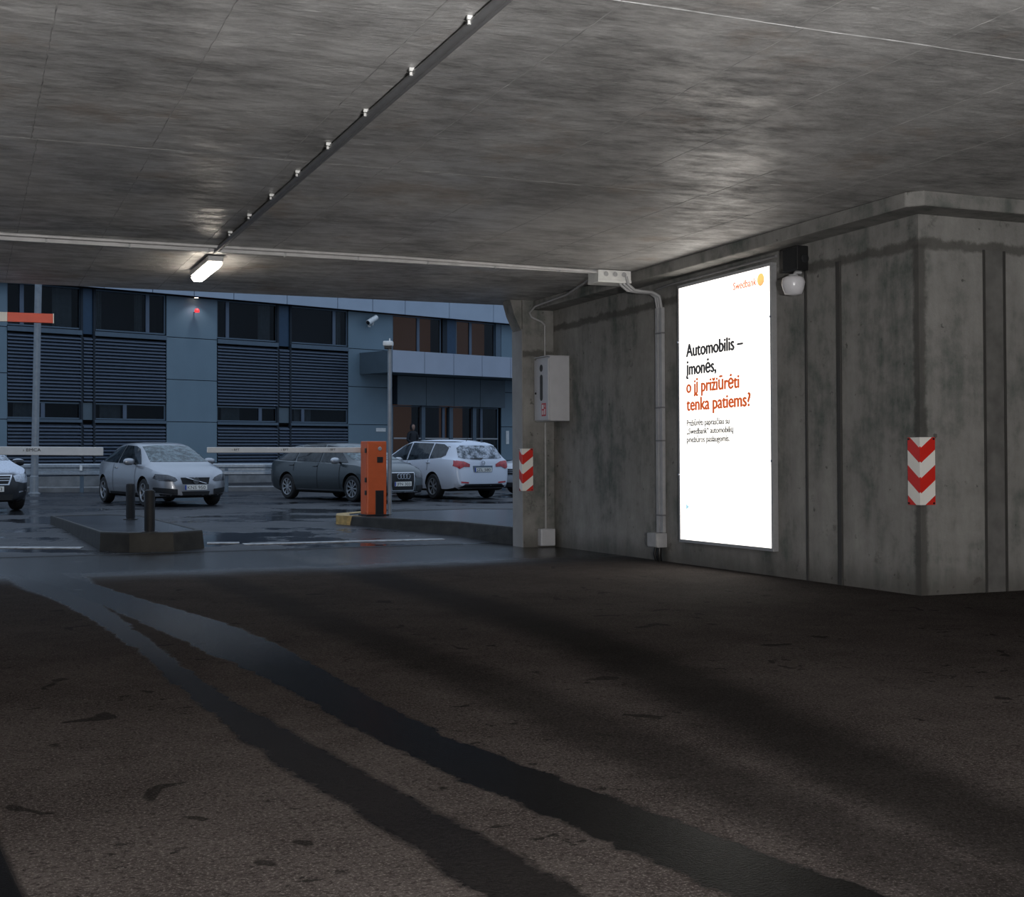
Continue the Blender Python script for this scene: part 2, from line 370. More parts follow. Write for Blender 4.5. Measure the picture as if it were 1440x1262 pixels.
# walls
b = BM(); b.box(0, 14, 0, 8.2, -.3, 3.38); wall = struct(b.done('wall_right', M_wall, M=G))
b = BM(); b.box(-.05, 14, -.05, 8.2, 3.385, 3.6); struct(b.done('trim_1', M_corn, parent=wall))
# end pier beside the exit, proud of the wall
b = BM(); b.box(-.485, 0, 7.83, 8.2, -.35, CZ+.02, .012); pier = struct(b.done('wall_exit', M_pier, M=G))
M_daylit = plain('pale_daylit_tone', (.33, .32, .31), .7, var=.1, scale=4)  # daylight on the pier's side, painted in as a paler facing
b = BM(); b.box(-.497, -.487, 7.83, 8.2, -.35, 3.1, .003); b.done('daylit_facing', M_daylit, pier)
b = BM(); b.prism([(-.487, 3.06), (-.487, CZ), (-.66, CZ), (-.60, 3.3)], 0, .3, M=Matrix.Translation((0, 8.16, 0)) @ Matrix.Rotation(math.pi/2, 4, 'X')); b.done('corbel', M_corn, pier)
# cornice under the slab, with a return round the corner
def cornice(pts, name, zt, zb, mat):
    b = BM(); b.prism(pts, zb, zt, .0); return b.done(name, mat, M=G)
co = cornice([(-.32, -.22), (-.22, -.34), (14, -.34), (14, 0), (0, 0), (0, 7.83), (-.32, 7.83)], 'trim_2', CZ-.003, 3.375, M_corn); struct(co)
bm_ = bmesh.new(); bm_.from_mesh(co.data); bmesh.ops.bevel(bm_, geom=bm_.edges[:], offset=.008, segments=1, affect='EDGES'); bm_.to_mesh(co.data); bm_.free()
M_dpil = plain('darker_wall_concrete', (.14, .137, .13), .8, var=.3, scale=5)
# vertical joints in the wall (dark slots with a cover strip) and pilaster edges on the corner return
M_joint = plain('dark_joint_strip', (.05, .048, .045), .6)
for y, w, x in ((1.688, .016, -.012), (1.143, .03, -.02)):
    b = BM(); b.box(x, .02, y-w, y+w, -.02, 3.12, .004); b.done('joint_strip', M_joint, wall)
for x in (.73, .965):
    b = BM(); b.box(x-.012, x+.012, -.012, .02, -.02, 3.1, .003); b.done('joint_strip', M_joint, wall)
b = BM(); b.box(.745, .95, -.006, .02, 0, 3.1, .002); b.done('flat_darker_face', M_dpil, wall)  # flat darker face in place of the recess between the strips
# the unseen rest of the garage closes the room
b = BM(); b.box(-16.3, -16, -24, 8.4, -.3, 3.7); struct(b.done('wall_left', M_wall, M=G))
b = BM(); b.box(-16, 14, -24.3, -24, -.3, 3.7); struct(b.done('wall_back', M_wall, M=G))
b = BM(); b.box(14, 14.3, -24, 0, -.3, 3.7); struct(b.done('wall_far', M_wall, M=G))

# =================================================================== OUTSIDE GROUND
def gz(x, y):
    t = -.383*(x-3.61)+.924*(y-11.6)
    if t < 9: return -.013*9
    return min(0, -.117+.117*(t-9)/4)
b = BM(); nx, ny = 60, 60; grid = []
Gi = G
for j in range(ny+1):
    row = []
    for i in range(nx+1):
        lx = -34+68*i/nx; tt = 9.04+62*(j/ny)**1.7
        p = Matrix.Translation((3.61, 11.6, 0)) @ Matrix.Rotation(TH, 4, 'Z') @ Vector((lx, tt, 0)); row.append(b.b.verts.new((p.x, p.y, gz(p.x, p.y)+.0)))
    grid.append(row)
for j in range(ny):
    for i in range(nx): b.b.faces.new((grid[j][i], grid[j][i+1], grid[j+1][i+1], grid[j+1][i]))
road = struct(b.done('road', M_road, smooth=60))
# threshold gap filler and drain channel across the exit
b = BM(); b.box(-16, -1.0, 8.90, 9.045, -.06, .004, .002); dr = b.done('drain_channel', M_trim, M=G); tag(dr, 'dark drain channel crossing the exit threshold', 'drain')
# painted road lines
def line(p0, p1, w, label):
    d = Vector((p1[0]-p0[0], p1[1]-p0[1], 0)); n_ = Vector((-d.y, d.x, 0)).normalized()*w/2; b = BM(); k = 12; r1 = []; 
    for i in range(k+1):
        p = Vector((p0[0], p0[1], 0))+d*(i/k); r1.append([b.b.verts.new((q.x, q.y, gz(q.x, q.y)+h)) for q, h in ((p-n_, .002), (p-n_, .008), (p+n_, .008), (p+n_, .002))])
    for a, c in zip(r1[:-1], r1[1:]):
        for q in range(3): b.b.faces.new((a[q], a[q+1], c[q+1], c[q]))
    b.b.faces.new(r1[0][::-1]); b.b.faces.new(r1[-1])
    return tag(b.done('road_marking', M_line), label, 'road marking')
line((-9.6, 18.1), (-6.0, 18.35), .22, 'worn white road line left of the low kerbed island with two bollards')
line((-4.45, 19.2), (-4.0, 19.3), .2, 'short worn white dash right of the island with two bollards')
line((-3.9, 19.1), (-1.05, 20.2), .2, 'long worn white line in front of the kerb under the orange barrier')

# =================================================================== OFFICE BUILDING (frame F, y positive = into the building)
off = thing('office_building', F, 'blue grey office building with louvred bays, seen across the wet car park', 'building')
def fpart(name, x0, x1, y0, y1, z0, z1, mat, bev=0., parent=off):
    b = BM(); b.box(x0, x1, y0, y1, z0, z1, bev); return b.done(name, mat, parent)
fpart('wall_core', -12, 22, 1.6, 2, 0, 8.7, M_void)
fpart('side_wall', 22, 22.2, 0, 2, 0, 8.7, M_panel); fpart('side_wall', -12.2, -12, 0, 2, 0, 8.7, M_panel)
fpart('roof', -12.2, 22.2, -.1, 2, 8.6, 8.75, M_plinth); fpart('plinth', -12, 10.3, -.12, .3, -.05, .34, M_plinth, .01)
fpart('upper_floor_slab', -12, 22, .25, 1.6, 3.3, 3.6, M_room)
for x0, x1 in ((-8.0, -5.86), (0, 2.07), (8.11, 10.37), (16.53, 18.8)):     # piers of stacked cladding panels
    zs = [.34, .76, 2.28, 3.83, 5.38, 6.9]
    fpart('pier_backing', x0+.02, x1-.02, .05, 1.6, 0, 6.9, M_void)
    for z0, z1 in zip(zs[:-1], zs[1:]): fpart('cladding_panel', x0, x1, 0, .05, z0+.012, z1-.012, M_panel, .006)
fj = [-12, -10.5, -8.4, -6.49, -4.41, -2.6, -.76, .9, 2.56, 4.92, 7.3, 9.04, 10.73, 13.14, 15.7, 17.7, 20, 22]
for a, c in zip(fj[:-1], fj[1:]): fpart('fascia_panel', a+.012, c-.012, -.4, -.34, 6.9, 8.6, M_fasc, .008)
fpart('fascia_backing', -12, 22, -.34, 0, 6.93, 8.6, M_void)
def louvre(x0, x1, z0, z1, pitch=.119):
    bk = fpart('louvre_backing', x0, x1, .13, .16, z0, z1, M_void)
    b = BM(); z = z0+.03
    while z < z1-.05:
        q = [b.b.verts.new(v) for v in ((x0+.02, .0, z), (x1-.02, .0, z), (x1-.02, .1, z+.055), (x0+.02, .1, z+.055), (x0+.02, .0, z+.012), (x1-.02, .0, z+.012), (x1-.02, .1, z+.067), (x0+.02, .1, z+.067))]
        for f in ((0, 1, 2, 3), (7, 6, 5, 4), (0, 4, 5, 1), (3, 2, 6, 7), (0, 3, 7, 4), (1, 5, 6, 2)): b.b.faces.new([q[i] for i in f])
        # front lip faces the sky and catches light
        b.box(x0+.02, x1-.02, -.01, .004, z-.03, z+.014); z += pitch
    o = b.done('louvre_slats', M_slat, off); o['kind'] = 'stuff'
def window(x0, x1, z0, z1, mull, curtains=(), room=M_room, dep=.12, sill=True):
    fr = BM(); w = .05
    fr.box(x0, x0+w, dep-.05, dep+.03, z0, z1); fr.box(x1-w, x1, dep-.05, dep+.03, z0, z1); fr.box(x0+w, x1-w, dep-.05, dep+.03, z0, z0+w); fr.box(x0+w, x1-w, dep-.05, dep+.03, z1-w, z1)
    f = fr.done('window_frame', M_frame, off)
    xs = [x0+w]+[m_ for m_ in mull]+[x1-w]
    for m_ in mull:
        b = BM(); b.box(m_-.07, m_+.07, dep-.055, dep+.03, z0+w, z1-w, .005); b.done('mullion', M_slat, f)
    for a, c in zip(xs[:-1], xs[1:]):
        b = BM(); b.box(a, c, dep-.008, dep, z0+w, z1-w); b.done('pane', M_pane, f)
    b = BM(); b.box(x0-.03, x1+.03, dep+.7, dep+.74, z0-.1, z1+.1); b.done('room_wall', room, f)
    for c0, c1 in curtains:
        b = BM(); k = 10; r_ = []
        for i in range(k+1):
            u = c0+(c1-c0)*i/k; y = dep+.12+.025*math.sin(i*2.1); r_.append((b.b.verts.new((u, y, z0+.06)), b.b.verts.new((u, y, z1-.05)), b.b.verts.new((u, y+.02, z1-.05)), b.b.verts.new((u, y+.02, z0+.06))))
        for p_, q_ in zip(r_[:-1], r_[1:]):
            for e_ in range(4): b.b.faces.new((p_[e_], p_[(e_+1) % 4], q_[(e_+1) % 4], q_[e_]))
        b.done('curtain', M_curt, f)
    if sill: fpart('window_sill', x0, x1, -.05, .12, z0-.2, z0-.04, M_frame, .006)
bays = [(-12, -8.0, [-10], [], []), (-5.86, -3.24, [-5.33], [(-4.2, -3.5)], [-4.6]), (-2.77, -.02, [-.72], [(-2.68, -2.4), (-1.15, -.85)], [-1.6]),
        (2.09, 4.76, [2.56], [(4.0, 4.55)], [4.0]), (5.35, 8.1, [7.45], [(7.5, 7.9)], [5.95])]
for x0, x1, m1, cu, m2 in bays:
    window(x0, x1, 5.45, 6.9, m1, cu); louvre(x0, x1, 2.95, 5.2)
    window(x0, x1, 2.32, 2.9, m2, [(x0+.3, x0+1.1)], sill=False); fpart('window_sill', x0, x1, -.03, .12, 2.2, 2.3, M_frame, .006)
    louvre(x0, x1, .36, 2.15)
for x0, x1 in ((-3.24, -2.77), (4.76, 5.35)):                                          # narrow bays with blue infill
    for a in (x0, x1): fpart('bay_edge_post', a-.045, a+.045, .0, .16, .34, 6.9, M_void, .004)
    fpart('infill_panel', x0+.05, x1-.05, .06, .1, 5.3, 6.9, M_bpanel, .005); louvre(x0+.05, x1-.05, 2.95, 5.2); fpart('infill_panel', x0+.05, x1-.05, .06, .1, 2.3, 2.9, M_dpanel, .005); louvre(x0+.05, x1-.05, .36, 2.15)
# windows over the entrance, canopy, entrance
window(10.4, 13.05, 5.25, 6.9, [11.8], (), M_roomw, sill=False)
fpart('infill_panel', 13.1, 13.35, .0, .05, 5.25, 6.9, M_void); fpart('infill_panel', 13.35, 13.85, .02, .06, 5.25, 6.9, M_bpanel, .004)
window(13.9, 16.2, 5.25, 6.9, [14.75], (), M_roomw, sill=False); fpart('infill_panel', 16.2, 16.5, .0, .05, 5.25, 6.9, M_frame)
cx_ = [8.67, 10.31, 11.86, 13.43, 15.07, 16.7, 18.6]
for a, c in zip(cx_[:-1], cx_[1:]): fpart('canopy_panel', a+.012, c-.012, -2.2, -2.16, 4.34, 5.22, M_canop, .006)
fpart('canopy_side_panel', 8.67, 8.71, -2.16, 0, 4.34, 5.22, M_dpanel, .004); fpart('canopy_slab', 8.72, 18.6, -2.15, 0, 4.36, 5.2, M_dpanel)
lf = [10.4, 11.95, 13.5, 15.0, 16.5]
for a, c in zip(lf[:-1], lf[1:]): fpart('lintel_panel', a+.01, c-.01, -.3, -.26, 3.12, 4.34, M_dpanel, .005)
fpart('lintel_backing', 10.4, 16.5, -.26, .1, 3.14, 4.34, M_void)
window(10.4, 12.0, .5, 3.12, [], (), M_roomw, sill=False)
window(12.05, 13.55, .5, 3.12, [13.2], (), M_room, sill=False); window(13.6, 14.9, .5, 3.12, [], (), M_roomw, sill=False); window(14.95, 16.4, .5, 3.12, [15.4], (), M_room, sill=False)
for a, c in ((10.45, 11.95), (12.1, 13.5), (13.65, 14.85), (15.0, 16.35)): fpart('push_bar', a, c, .02, .06, 1.7, 1.76, M_alu, .01)
for x in (12.02, 13.57, 14.92): fpart('door_post', x-.1, x+.1, -.02, .2, .5, 3.12, M_frame, .006)
fpart('entrance_step', 10.0, 17.2, -2.3, .1, .25, .5, M_plinth, .01); fpart('entrance_step', 9.7, 17.6, -2.7, .1, -.02, .25, M_plinth, .01)
fpart('intercom_plate', 16.8, 16.98, -.03, 0, 1.5, 2.1, M_clip, .008)
fpart('house_plate', 9.5, 10.0, -.02, 0, 2.0, 2.15, M_clip, .004)

# red lamp and spotlight on the pier
t_ = thing('warning_beacon', at(F, 1.1, -.02, 6.35), 'small red dome lamp on a stub arm high on the blue grey pier', 'lamp')
b = BM(); b.tube([(0, .02, 0), (0, -.2, 0)], .02, 8); b.done('arm', M_frame, t_)
b = BM(); b.lathe([(.02, -.05), (.085, -.04), (.095, 0), (.085, .05), (.05, .09), (.005, .105)], 16, Matrix.Translation((0, -.22, .02))); b.done('red_dome', emit('red_lamp_glow', (1, .05, .06), 1.1, (.5, .02, .02)), t_, smooth=50)
t_ = thing('facade_downlight', at(F, 1.1, -.2, 6.9), 'downlight under the pale fascia above the small red lamp', 'lamp')
b = BM(); b.lathe([(.09, -.03), (.09, .03)], 16); b.done('housing', M_frame, t_, smooth=40)
b = BM(); b.lathe([(.075, -.034), (.075, -.031)], 16); b.done('lens', emit('downlight_glow', (1, .83, .62), 6), t_)
ld = D.lights.new('downlight_source', 'SPOT'); ld.energy = 16; ld.color = (.85, .92, 1); ld.spot_size = 2.1; ld.spot_blend = .6; ld.shadow_soft_size = .06
lo = D.objects.new('downlight_source', ld); COL.objects.link(lo); lo.parent = t_; lo.location = (0, -.18, -.06)
# cctv camera on the pier right of the louvres
t_ = thing('surveillance_camera', at(F, 9.15, 0, 6.5), 'white cylindrical surveillance camera on the pier left of the canopy windows', 'camera')
b = BM(); b.tube([(0, 0, -.12), (0, -.25, -.12), (0, -.3, .0)], .03, 8); b.box(-.07, .07, -.02, 0, -.2, -.04, .01); b.done('bracket', M_clip, t_, smooth=40)
b = BM(); b.tube([(.16, -.28, .2), (-.32, -.36, -.06)], .11, 16); b.done('housing', M_clip, t_, smooth=40)
b = BM(); b.tube([(-.32, -.36, -.06), (-.335, -.3625, -.068)], .085, 16); b.done('lens', M_black, t_)

# =================================================================== GUARD RAIL in front of the office
rail = thing('guard_rail', Matrix.Translation((-12.73, 38.9, 0)) @ Matrix.Rotation(math.radians(8), 4, 'Z'), 'long galvanised guard rail on posts along the far edge of the car park', 'guard rail')
prof = [(0, .50), (-.055, .53), (-.055, .60), (0, .645), (0, .705), (-.055, .75), (-.055, .82), (0, .85)]
b = BM(); V = []
for x in (-6, 18):
    V.append([b.b.verts.new((x, y, z)) for y, z in prof]+[b.b.verts.new((x, y+.012, z)) for y, z in prof[::-1]])
for i in range(len(V[0])): b.b.faces.new((V[0][i], V[0][(i+1) % len(V[0])], V[1][(i+1) % len(V[0])], V[1][i]))
b.b.faces.new(V[0][::-1]); b.b.faces.new(V[1]); b.done('rail_beam', M_galv, rail)
for x in (-4.2, 0, 4.2, 8.4, 12.6, 16.8):
    b = BM(); b.box(x-.05, x+.05, .02, .10, -.02, .8, .008); b.box(x-.05, x+.05, -.02, .03, .55, .8, .004); b.done('post', M_frame, rail)
b = BM(); b.box(-.04, .04, -.075, -.06, .64, .80, .01); b.done('reflector', M_clip, rail)
kb = BM(); kb.box(-8, 20, .6, 1.6, -.03, .13, .02); tag(kb.done('kerb', M_plinth, M=rail.matrix_world.copy()), 'long pale concrete kerb behind the guard rail', 'kerb')
# lamp posts
t_ = thing('lamp_post', Matrix.Translation((-13.65, 37.58, 0)), 'tall grey lamp post at the left, rising behind the white barrier boom', 'lamp post')
b = BM(); b.tube([(0, 0, 0), (.06, 0, 3), (.13, 0, 6.5), (.17, 0, 9)], .1, 16, rs=[.105, .1, .095, .09]); b.done('pole', M_post, t_, smooth=40)
b = BM(); b.lathe([(.17, 0), (.17, .03), (.12, .05), (.12, .5), (.108, .52)], 16); b.done('base_sleeve', M_post, t_, smooth=30)
t_ = thing('slim_pole', Matrix.Translation((-2.17, 23.35, .136)), 'slim grey pole with a white hooded head behind the orange barrier cabinet', 'pole')
b = BM(); b.tube([(0, 0, 0), (0, 0, 3.0)], .037, 12); b.done('pole', M_post, t_, smooth=40)
b = BM(); b.box(-.115, .06, -.09, .09, 2.98, 3.07, .025); b.done('hooded_head', M_clip, t_); b = BM(); b.box(-.09, .04, -.07, .07, 2.93, 2.98, .01); b.done('lens_block', M_black, t_)
b = BM(); b.tube([(.0, 0, 3.07), (.0, 0, 3.12)], .012, 8); b.done('cap', M_clip, t_)

# =================================================================== ISLANDS, BOLLARDS, BARRIERS
def island(name, pts, top, label, fn, lip=.05, yellow=None):
    cxm = sum(p[0] for p in pts)/len(pts); cym = sum(p[1] for p in pts)/len(pts)
    t_ = thing(name, Matrix.Translation((cxm, cym, fn)), label, 'kerb island')
    n_ = len(pts)
    P = [Vector((p[0]-cxm, p[1]-cym)) for p in pts]
    inn = [p*(1-.24/p.length) for p in P]; out = [p*(1+.0) for p in P]; tp = [p*(1-.06/p.length) for p in P]
    b = BM(); rings = [[b.b.verts.new((q.x, q.y, z)) for q in R] for R, z in ((out, -.06), (tp, top-fn-.02), ([p*.995 for p in tp], top-fn), (inn, top-fn), (inn, top-fn-.05))]
    for r0, r1 in zip(rings[:-1], rings[1:]):
        for k in range(n_): b.b.faces.new((r0[k], r0[(k+1) % n_], r1[(k+1) % n_], r1[k]))
    b.b.faces.new(rings[0][::-1]); b.b.faces.new(rings[-1]); b.done('kerb_ring', M_kerb, t_)
    b = BM(); b.prism([(p.x, p.y) for p in inn], top-fn-.06, top-fn-.006); b.done('paving', M_top, t_)
    return t_, cxm, cym
island('kerb_island', [(-7.95, 22.6), (-5.66, 18.05), (-5.2, 17.88), (-4.62, 18.0), (-4.32, 18.5), (-6.4, 22.7), (-7.2, 23.1)], .15, 'low dark kerbed island carrying two short black bollards', -.11)
RIS = [(-3.02, 22.72), (-.85, 20.75), (.06, 19.24), (1.6, 20.1), (6.5, 24.6), (-.9, 25.6), (-2.75, 24.2), (-3.1, 23.4)]
ri, icx, icy = island('kerb_island', RIS, .14, 'dark kerbed island under the orange barrier cabinet, with a yellow painted nose', -.09)
rp = [Vector((p[0]-icx, p[1]-icy)) for p in RIS]; a_ = rp[0].lerp(rp[1], .10); nose = [rp[6], rp[7], rp[0], a_]
b = BM(); b.prism([(p.x, p.y) for p in [q*(1+.02/q.length) for q in nose]+[q*(1-.22/q.length) for q in nose[::-1]]], -.06, .236, 0); b.done('painted_nose', M_kerby, ri)
for x, y, lb in ((-6.22, 21.45, 'short black bollard at the back of the kerbed island'), (-5.0, 18.15, 'short black bollard nearest the garage on the kerbed island')):
    t_ = thing('bollard', Matrix.Translation((x, y, .145)), lb, 'bollard', 'bollards on the kerbed island')
    b = BM(); b.lathe([(.072, 0), (.072, .54), (.066, .575), (.04, .59)], 20); b.done('post', M_trim, t_, smooth=40)
    b = BM(); b.lathe([(.115, 0), (.115, .012), (.075, .02)], 20); b.done('base_plate', M_black, t_, smooth=30)
def barrier(M, boom_len, boom_h, label, boom_z=1.14):
    t_ = thing('barrier', M, label, 'barrier')
    b = BM(); b.box(-.18, .18, -.155, .155, .02, 1.29, .014); b.done('cabinet', M_orange, t_)
    b = BM(); b.box(-.186, -.178, -.13, .13, .05, 1.24, .004); b.done('side_door', M_orange, t_)
    b = BM(); b.box(-.165, .165, -.16, -.15, .05, 1.25, .004); b.done('door', M_orange, t_)
    for z in (1.13, .62, .40):
        b = BM(); b.box(-.205, -.18, -.135, -.09, z-.04, z+.04, .006); b.done('hinge', M_black, t_)
    b = BM(); b.box(-.03, .12, -.172, -.158, .0, .44, .004); b.done('cover_plate', M_black, t_)
    b = BM(); b.box(.0, .11, -.168, -.158, .92, 1.02, .004); b.done('warning_label', M_ink, t_)
    b = BM(); b.lathe([(.035, 0), (.035, .01), (.028, .016)], 16, Matrix.Translation((.05, -.158, 1.16)) @ Matrix.Rotation(math.pi/2, 4, 'X')); b.done('key_lock', M_alu, t_)
    b = BM(); b.box(-.21, .21, -.185, .185, .0, .025, .004); b.done('base_frame', M_black, t_)
    b = BM(); b.lathe([(.06, .155), (.06, .21), (.05, .215)], 16, Matrix.Translation((-.05, 0, boom_z)) @ Matrix.Rotation(-math.pi/2, 4, 'X')); b.done('hub', M_alu, t_, smooth=40)
    b = BM(); b.box(.1, -boom_len, .215, .265, boom_z-boom_h/2, boom_z+boom_h/2, .012); bo = b.done('boom', M_boom, t_)
    return t_, bo
bz, bo = barrier(Matrix.Translation((-2.41, 22.9, .135)) @ Matrix.Rotation(math.radians(28), 4, 'Z'), 2.86, .095, 'orange barrier cabinet with a lowered white boom on the right kerb island')
for x in (-2.45, -1.6, -.75): text_part('› BFT', .13, .035, M_ink, bo, Matrix.Translation((x, .213, 1.13)) @ Matrix.Rotation(math.pi/2, 4, 'X'))
# left barrier: boom enters from the left of the frame
t_ = thing('barrier', Matrix.Translation((-13.2, 23.5, 0)), 'thick white barrier boom reaching in from the left above the guard rail', 'barrier')
b = BM(); b.box(-.2, .2, -.155, .155, 0, 1.27, .014); b.done('cabinet', M_orange, t_)
b = BM(); b.box(-.235, .235, -.19, .19, -.02, .02, .006); b.done('base_frame', M_black, t_)
b = BM(); b.box(.0, 5.95, -.235, -.175, 1.215, 1.365, .012, M=Matrix.Rotation(math.radians(.4), 4, 'Y')); bo = b.done('boom', M_boom, t_)
text_part('› BMCA', .32, .055, M_ink, bo, Matrix.Translation((4.55, -.238, 1.25)) @ Matrix.Rotation(math.pi/2, 4, 'X'))
# red and white bar hanging at the exit, upper left
t_ = thing('height_limit_bar', at(G, -8.6, 8.62, 3.093), 'bright red and white striped height bar at the upper left, under the slab edge', 'barrier')
for x0, x1, mt, nm in ((1.30, 1.85, M_boomr, 'red_band'), (.70, 1.30, M_boomw, 'white_band'), (.1, .70, M_boomr, 'red_band'), (-.5, .1, M_boomw, 'white_band')):
    b = BM(); b.box(x0, x1, -.03, .03, -.06, .06, .004); b.done(nm, mt, t_)
b = BM(); b.box(1.85, 1.862, -.033, .033, -.063, .063, .003); b.done('end_cap', M_boomw, t_)
for x in (-.3, .62):
    b = BM(); b.tube([(x, 0, .06), (x, 0, .41), (x, -.17, .43)], .012, 8); b.done('hanger_rod', M_galv, t_)

# =================================================================== CARS
def catmull(pts, xs):
    """monotone-ish smooth interpolation of (x, v) points"""
    p = sorted(pts); X = np.array([a for a, _ in p]); Y = np.array([c for _, c in p]); h = np.diff(X); d = np.diff(Y)/h
    m_ = np.zeros(len(X)); m_[0] = d[0]; m_[-1] = d[-1]
    for i in range(1, len(X)-1):
        if d[i-1]*d[i] > 0: w1 = 2*h[i]+h[i-1]; w2 = h[i]+2*h[i-1]; m_[i] = (w1+w2)/(w1/d[i-1]+w2/d[i])
    out = []
    for x in xs:
        i = int(np.clip(np.searchsorted(X, x)-1, 0, len(h)-1)); t = (x-X[i])/h[i]; t = min(1, max(0, t))
        out.append((2*t**3-3*t**2+1)*Y[i]+(t**3-2*t**2+t)*h[i]*m_[i]+(-2*t**3+3*t**2)*Y[i+1]+(t**3-t**2)*h[i]*m_[i+1])
    return np.array(out)
def wheel_parts(root, x, y, r, w, spokes, side):
    Mx = Matrix.Translation((x, y, r)) @ Matrix.Rotation(math.pi/2*(-1 if side > 0 else 1), 4, 'X')
    b = BM(); b.lathe([(r*.62, -w/2), (r*.9, -w/2), (r*.985, -w*.38), (r, -w*.2), (r, w*.2), (r*.985, w*.38), (r*.9, w/2), (r*.66, w/2), (r*.64, w*.3), (r*.62, 0)], 36, Mx, capped=False)
    wh = b.done('wheel', M_tyre, root, smooth=40)
    b = BM(); b.lathe([(.01, w*.05), (r*.64, w*.05), (r*.64, w*.46), (r*.61, w*.46), (r*.58, w*.1), (.01, w*.08)], 36, Mx, capped=False); b.done('rim_barrel', M_under, wh, smooth=30)
    b = BM(); b.lathe([(r*.65, w*.36), (r*.665, w*.5), (r*.61, w*.49), (r*.59, w*.36)], 36, Mx, capped=False)
    b.lathe([(.005, w*.44), (r*.13, w*.44), (r*.15, w*.36), (r*.15, w*.2)], 18, Mx, capped=False)
    for k in range(spokes):
        a = 2*math.pi*k/spokes
        for da in (-.5, .5):
            a2 = a+da*.9/spokes*1.2
            p0 = Vector((math.cos(a)*r*.1, math.sin(a)*r*.1, w*.42)); p1 = Vector((math.cos(a2)*r*.63, math.sin(a2)*r*.63, w*.44)); dd = (p1-p0).normalized(); nn_ = Vector((-dd.y, dd.x, 0))*r*.035
            q = [b.b.verts.new(Mx @ v_) for v_ in (p0-nn_, p0+nn_, p1+nn_, p1-nn_, p0-nn_-Vector((0, 0, .03)), p0+nn_-Vector((0, 0, .03)), p1+nn_-Vector((0, 0, .03)), p1-nn_-Vector((0, 0, .03)))]
            for f in ((0, 1, 2, 3), (7, 6, 5, 4), (0, 4, 5, 1), (1, 5, 6, 2), (2, 6, 7, 3), (3, 7, 4, 0)): b.b.faces.new([q[i] for i in f])
    b.done('alloy_rim', M_rim, wh, smooth=30)
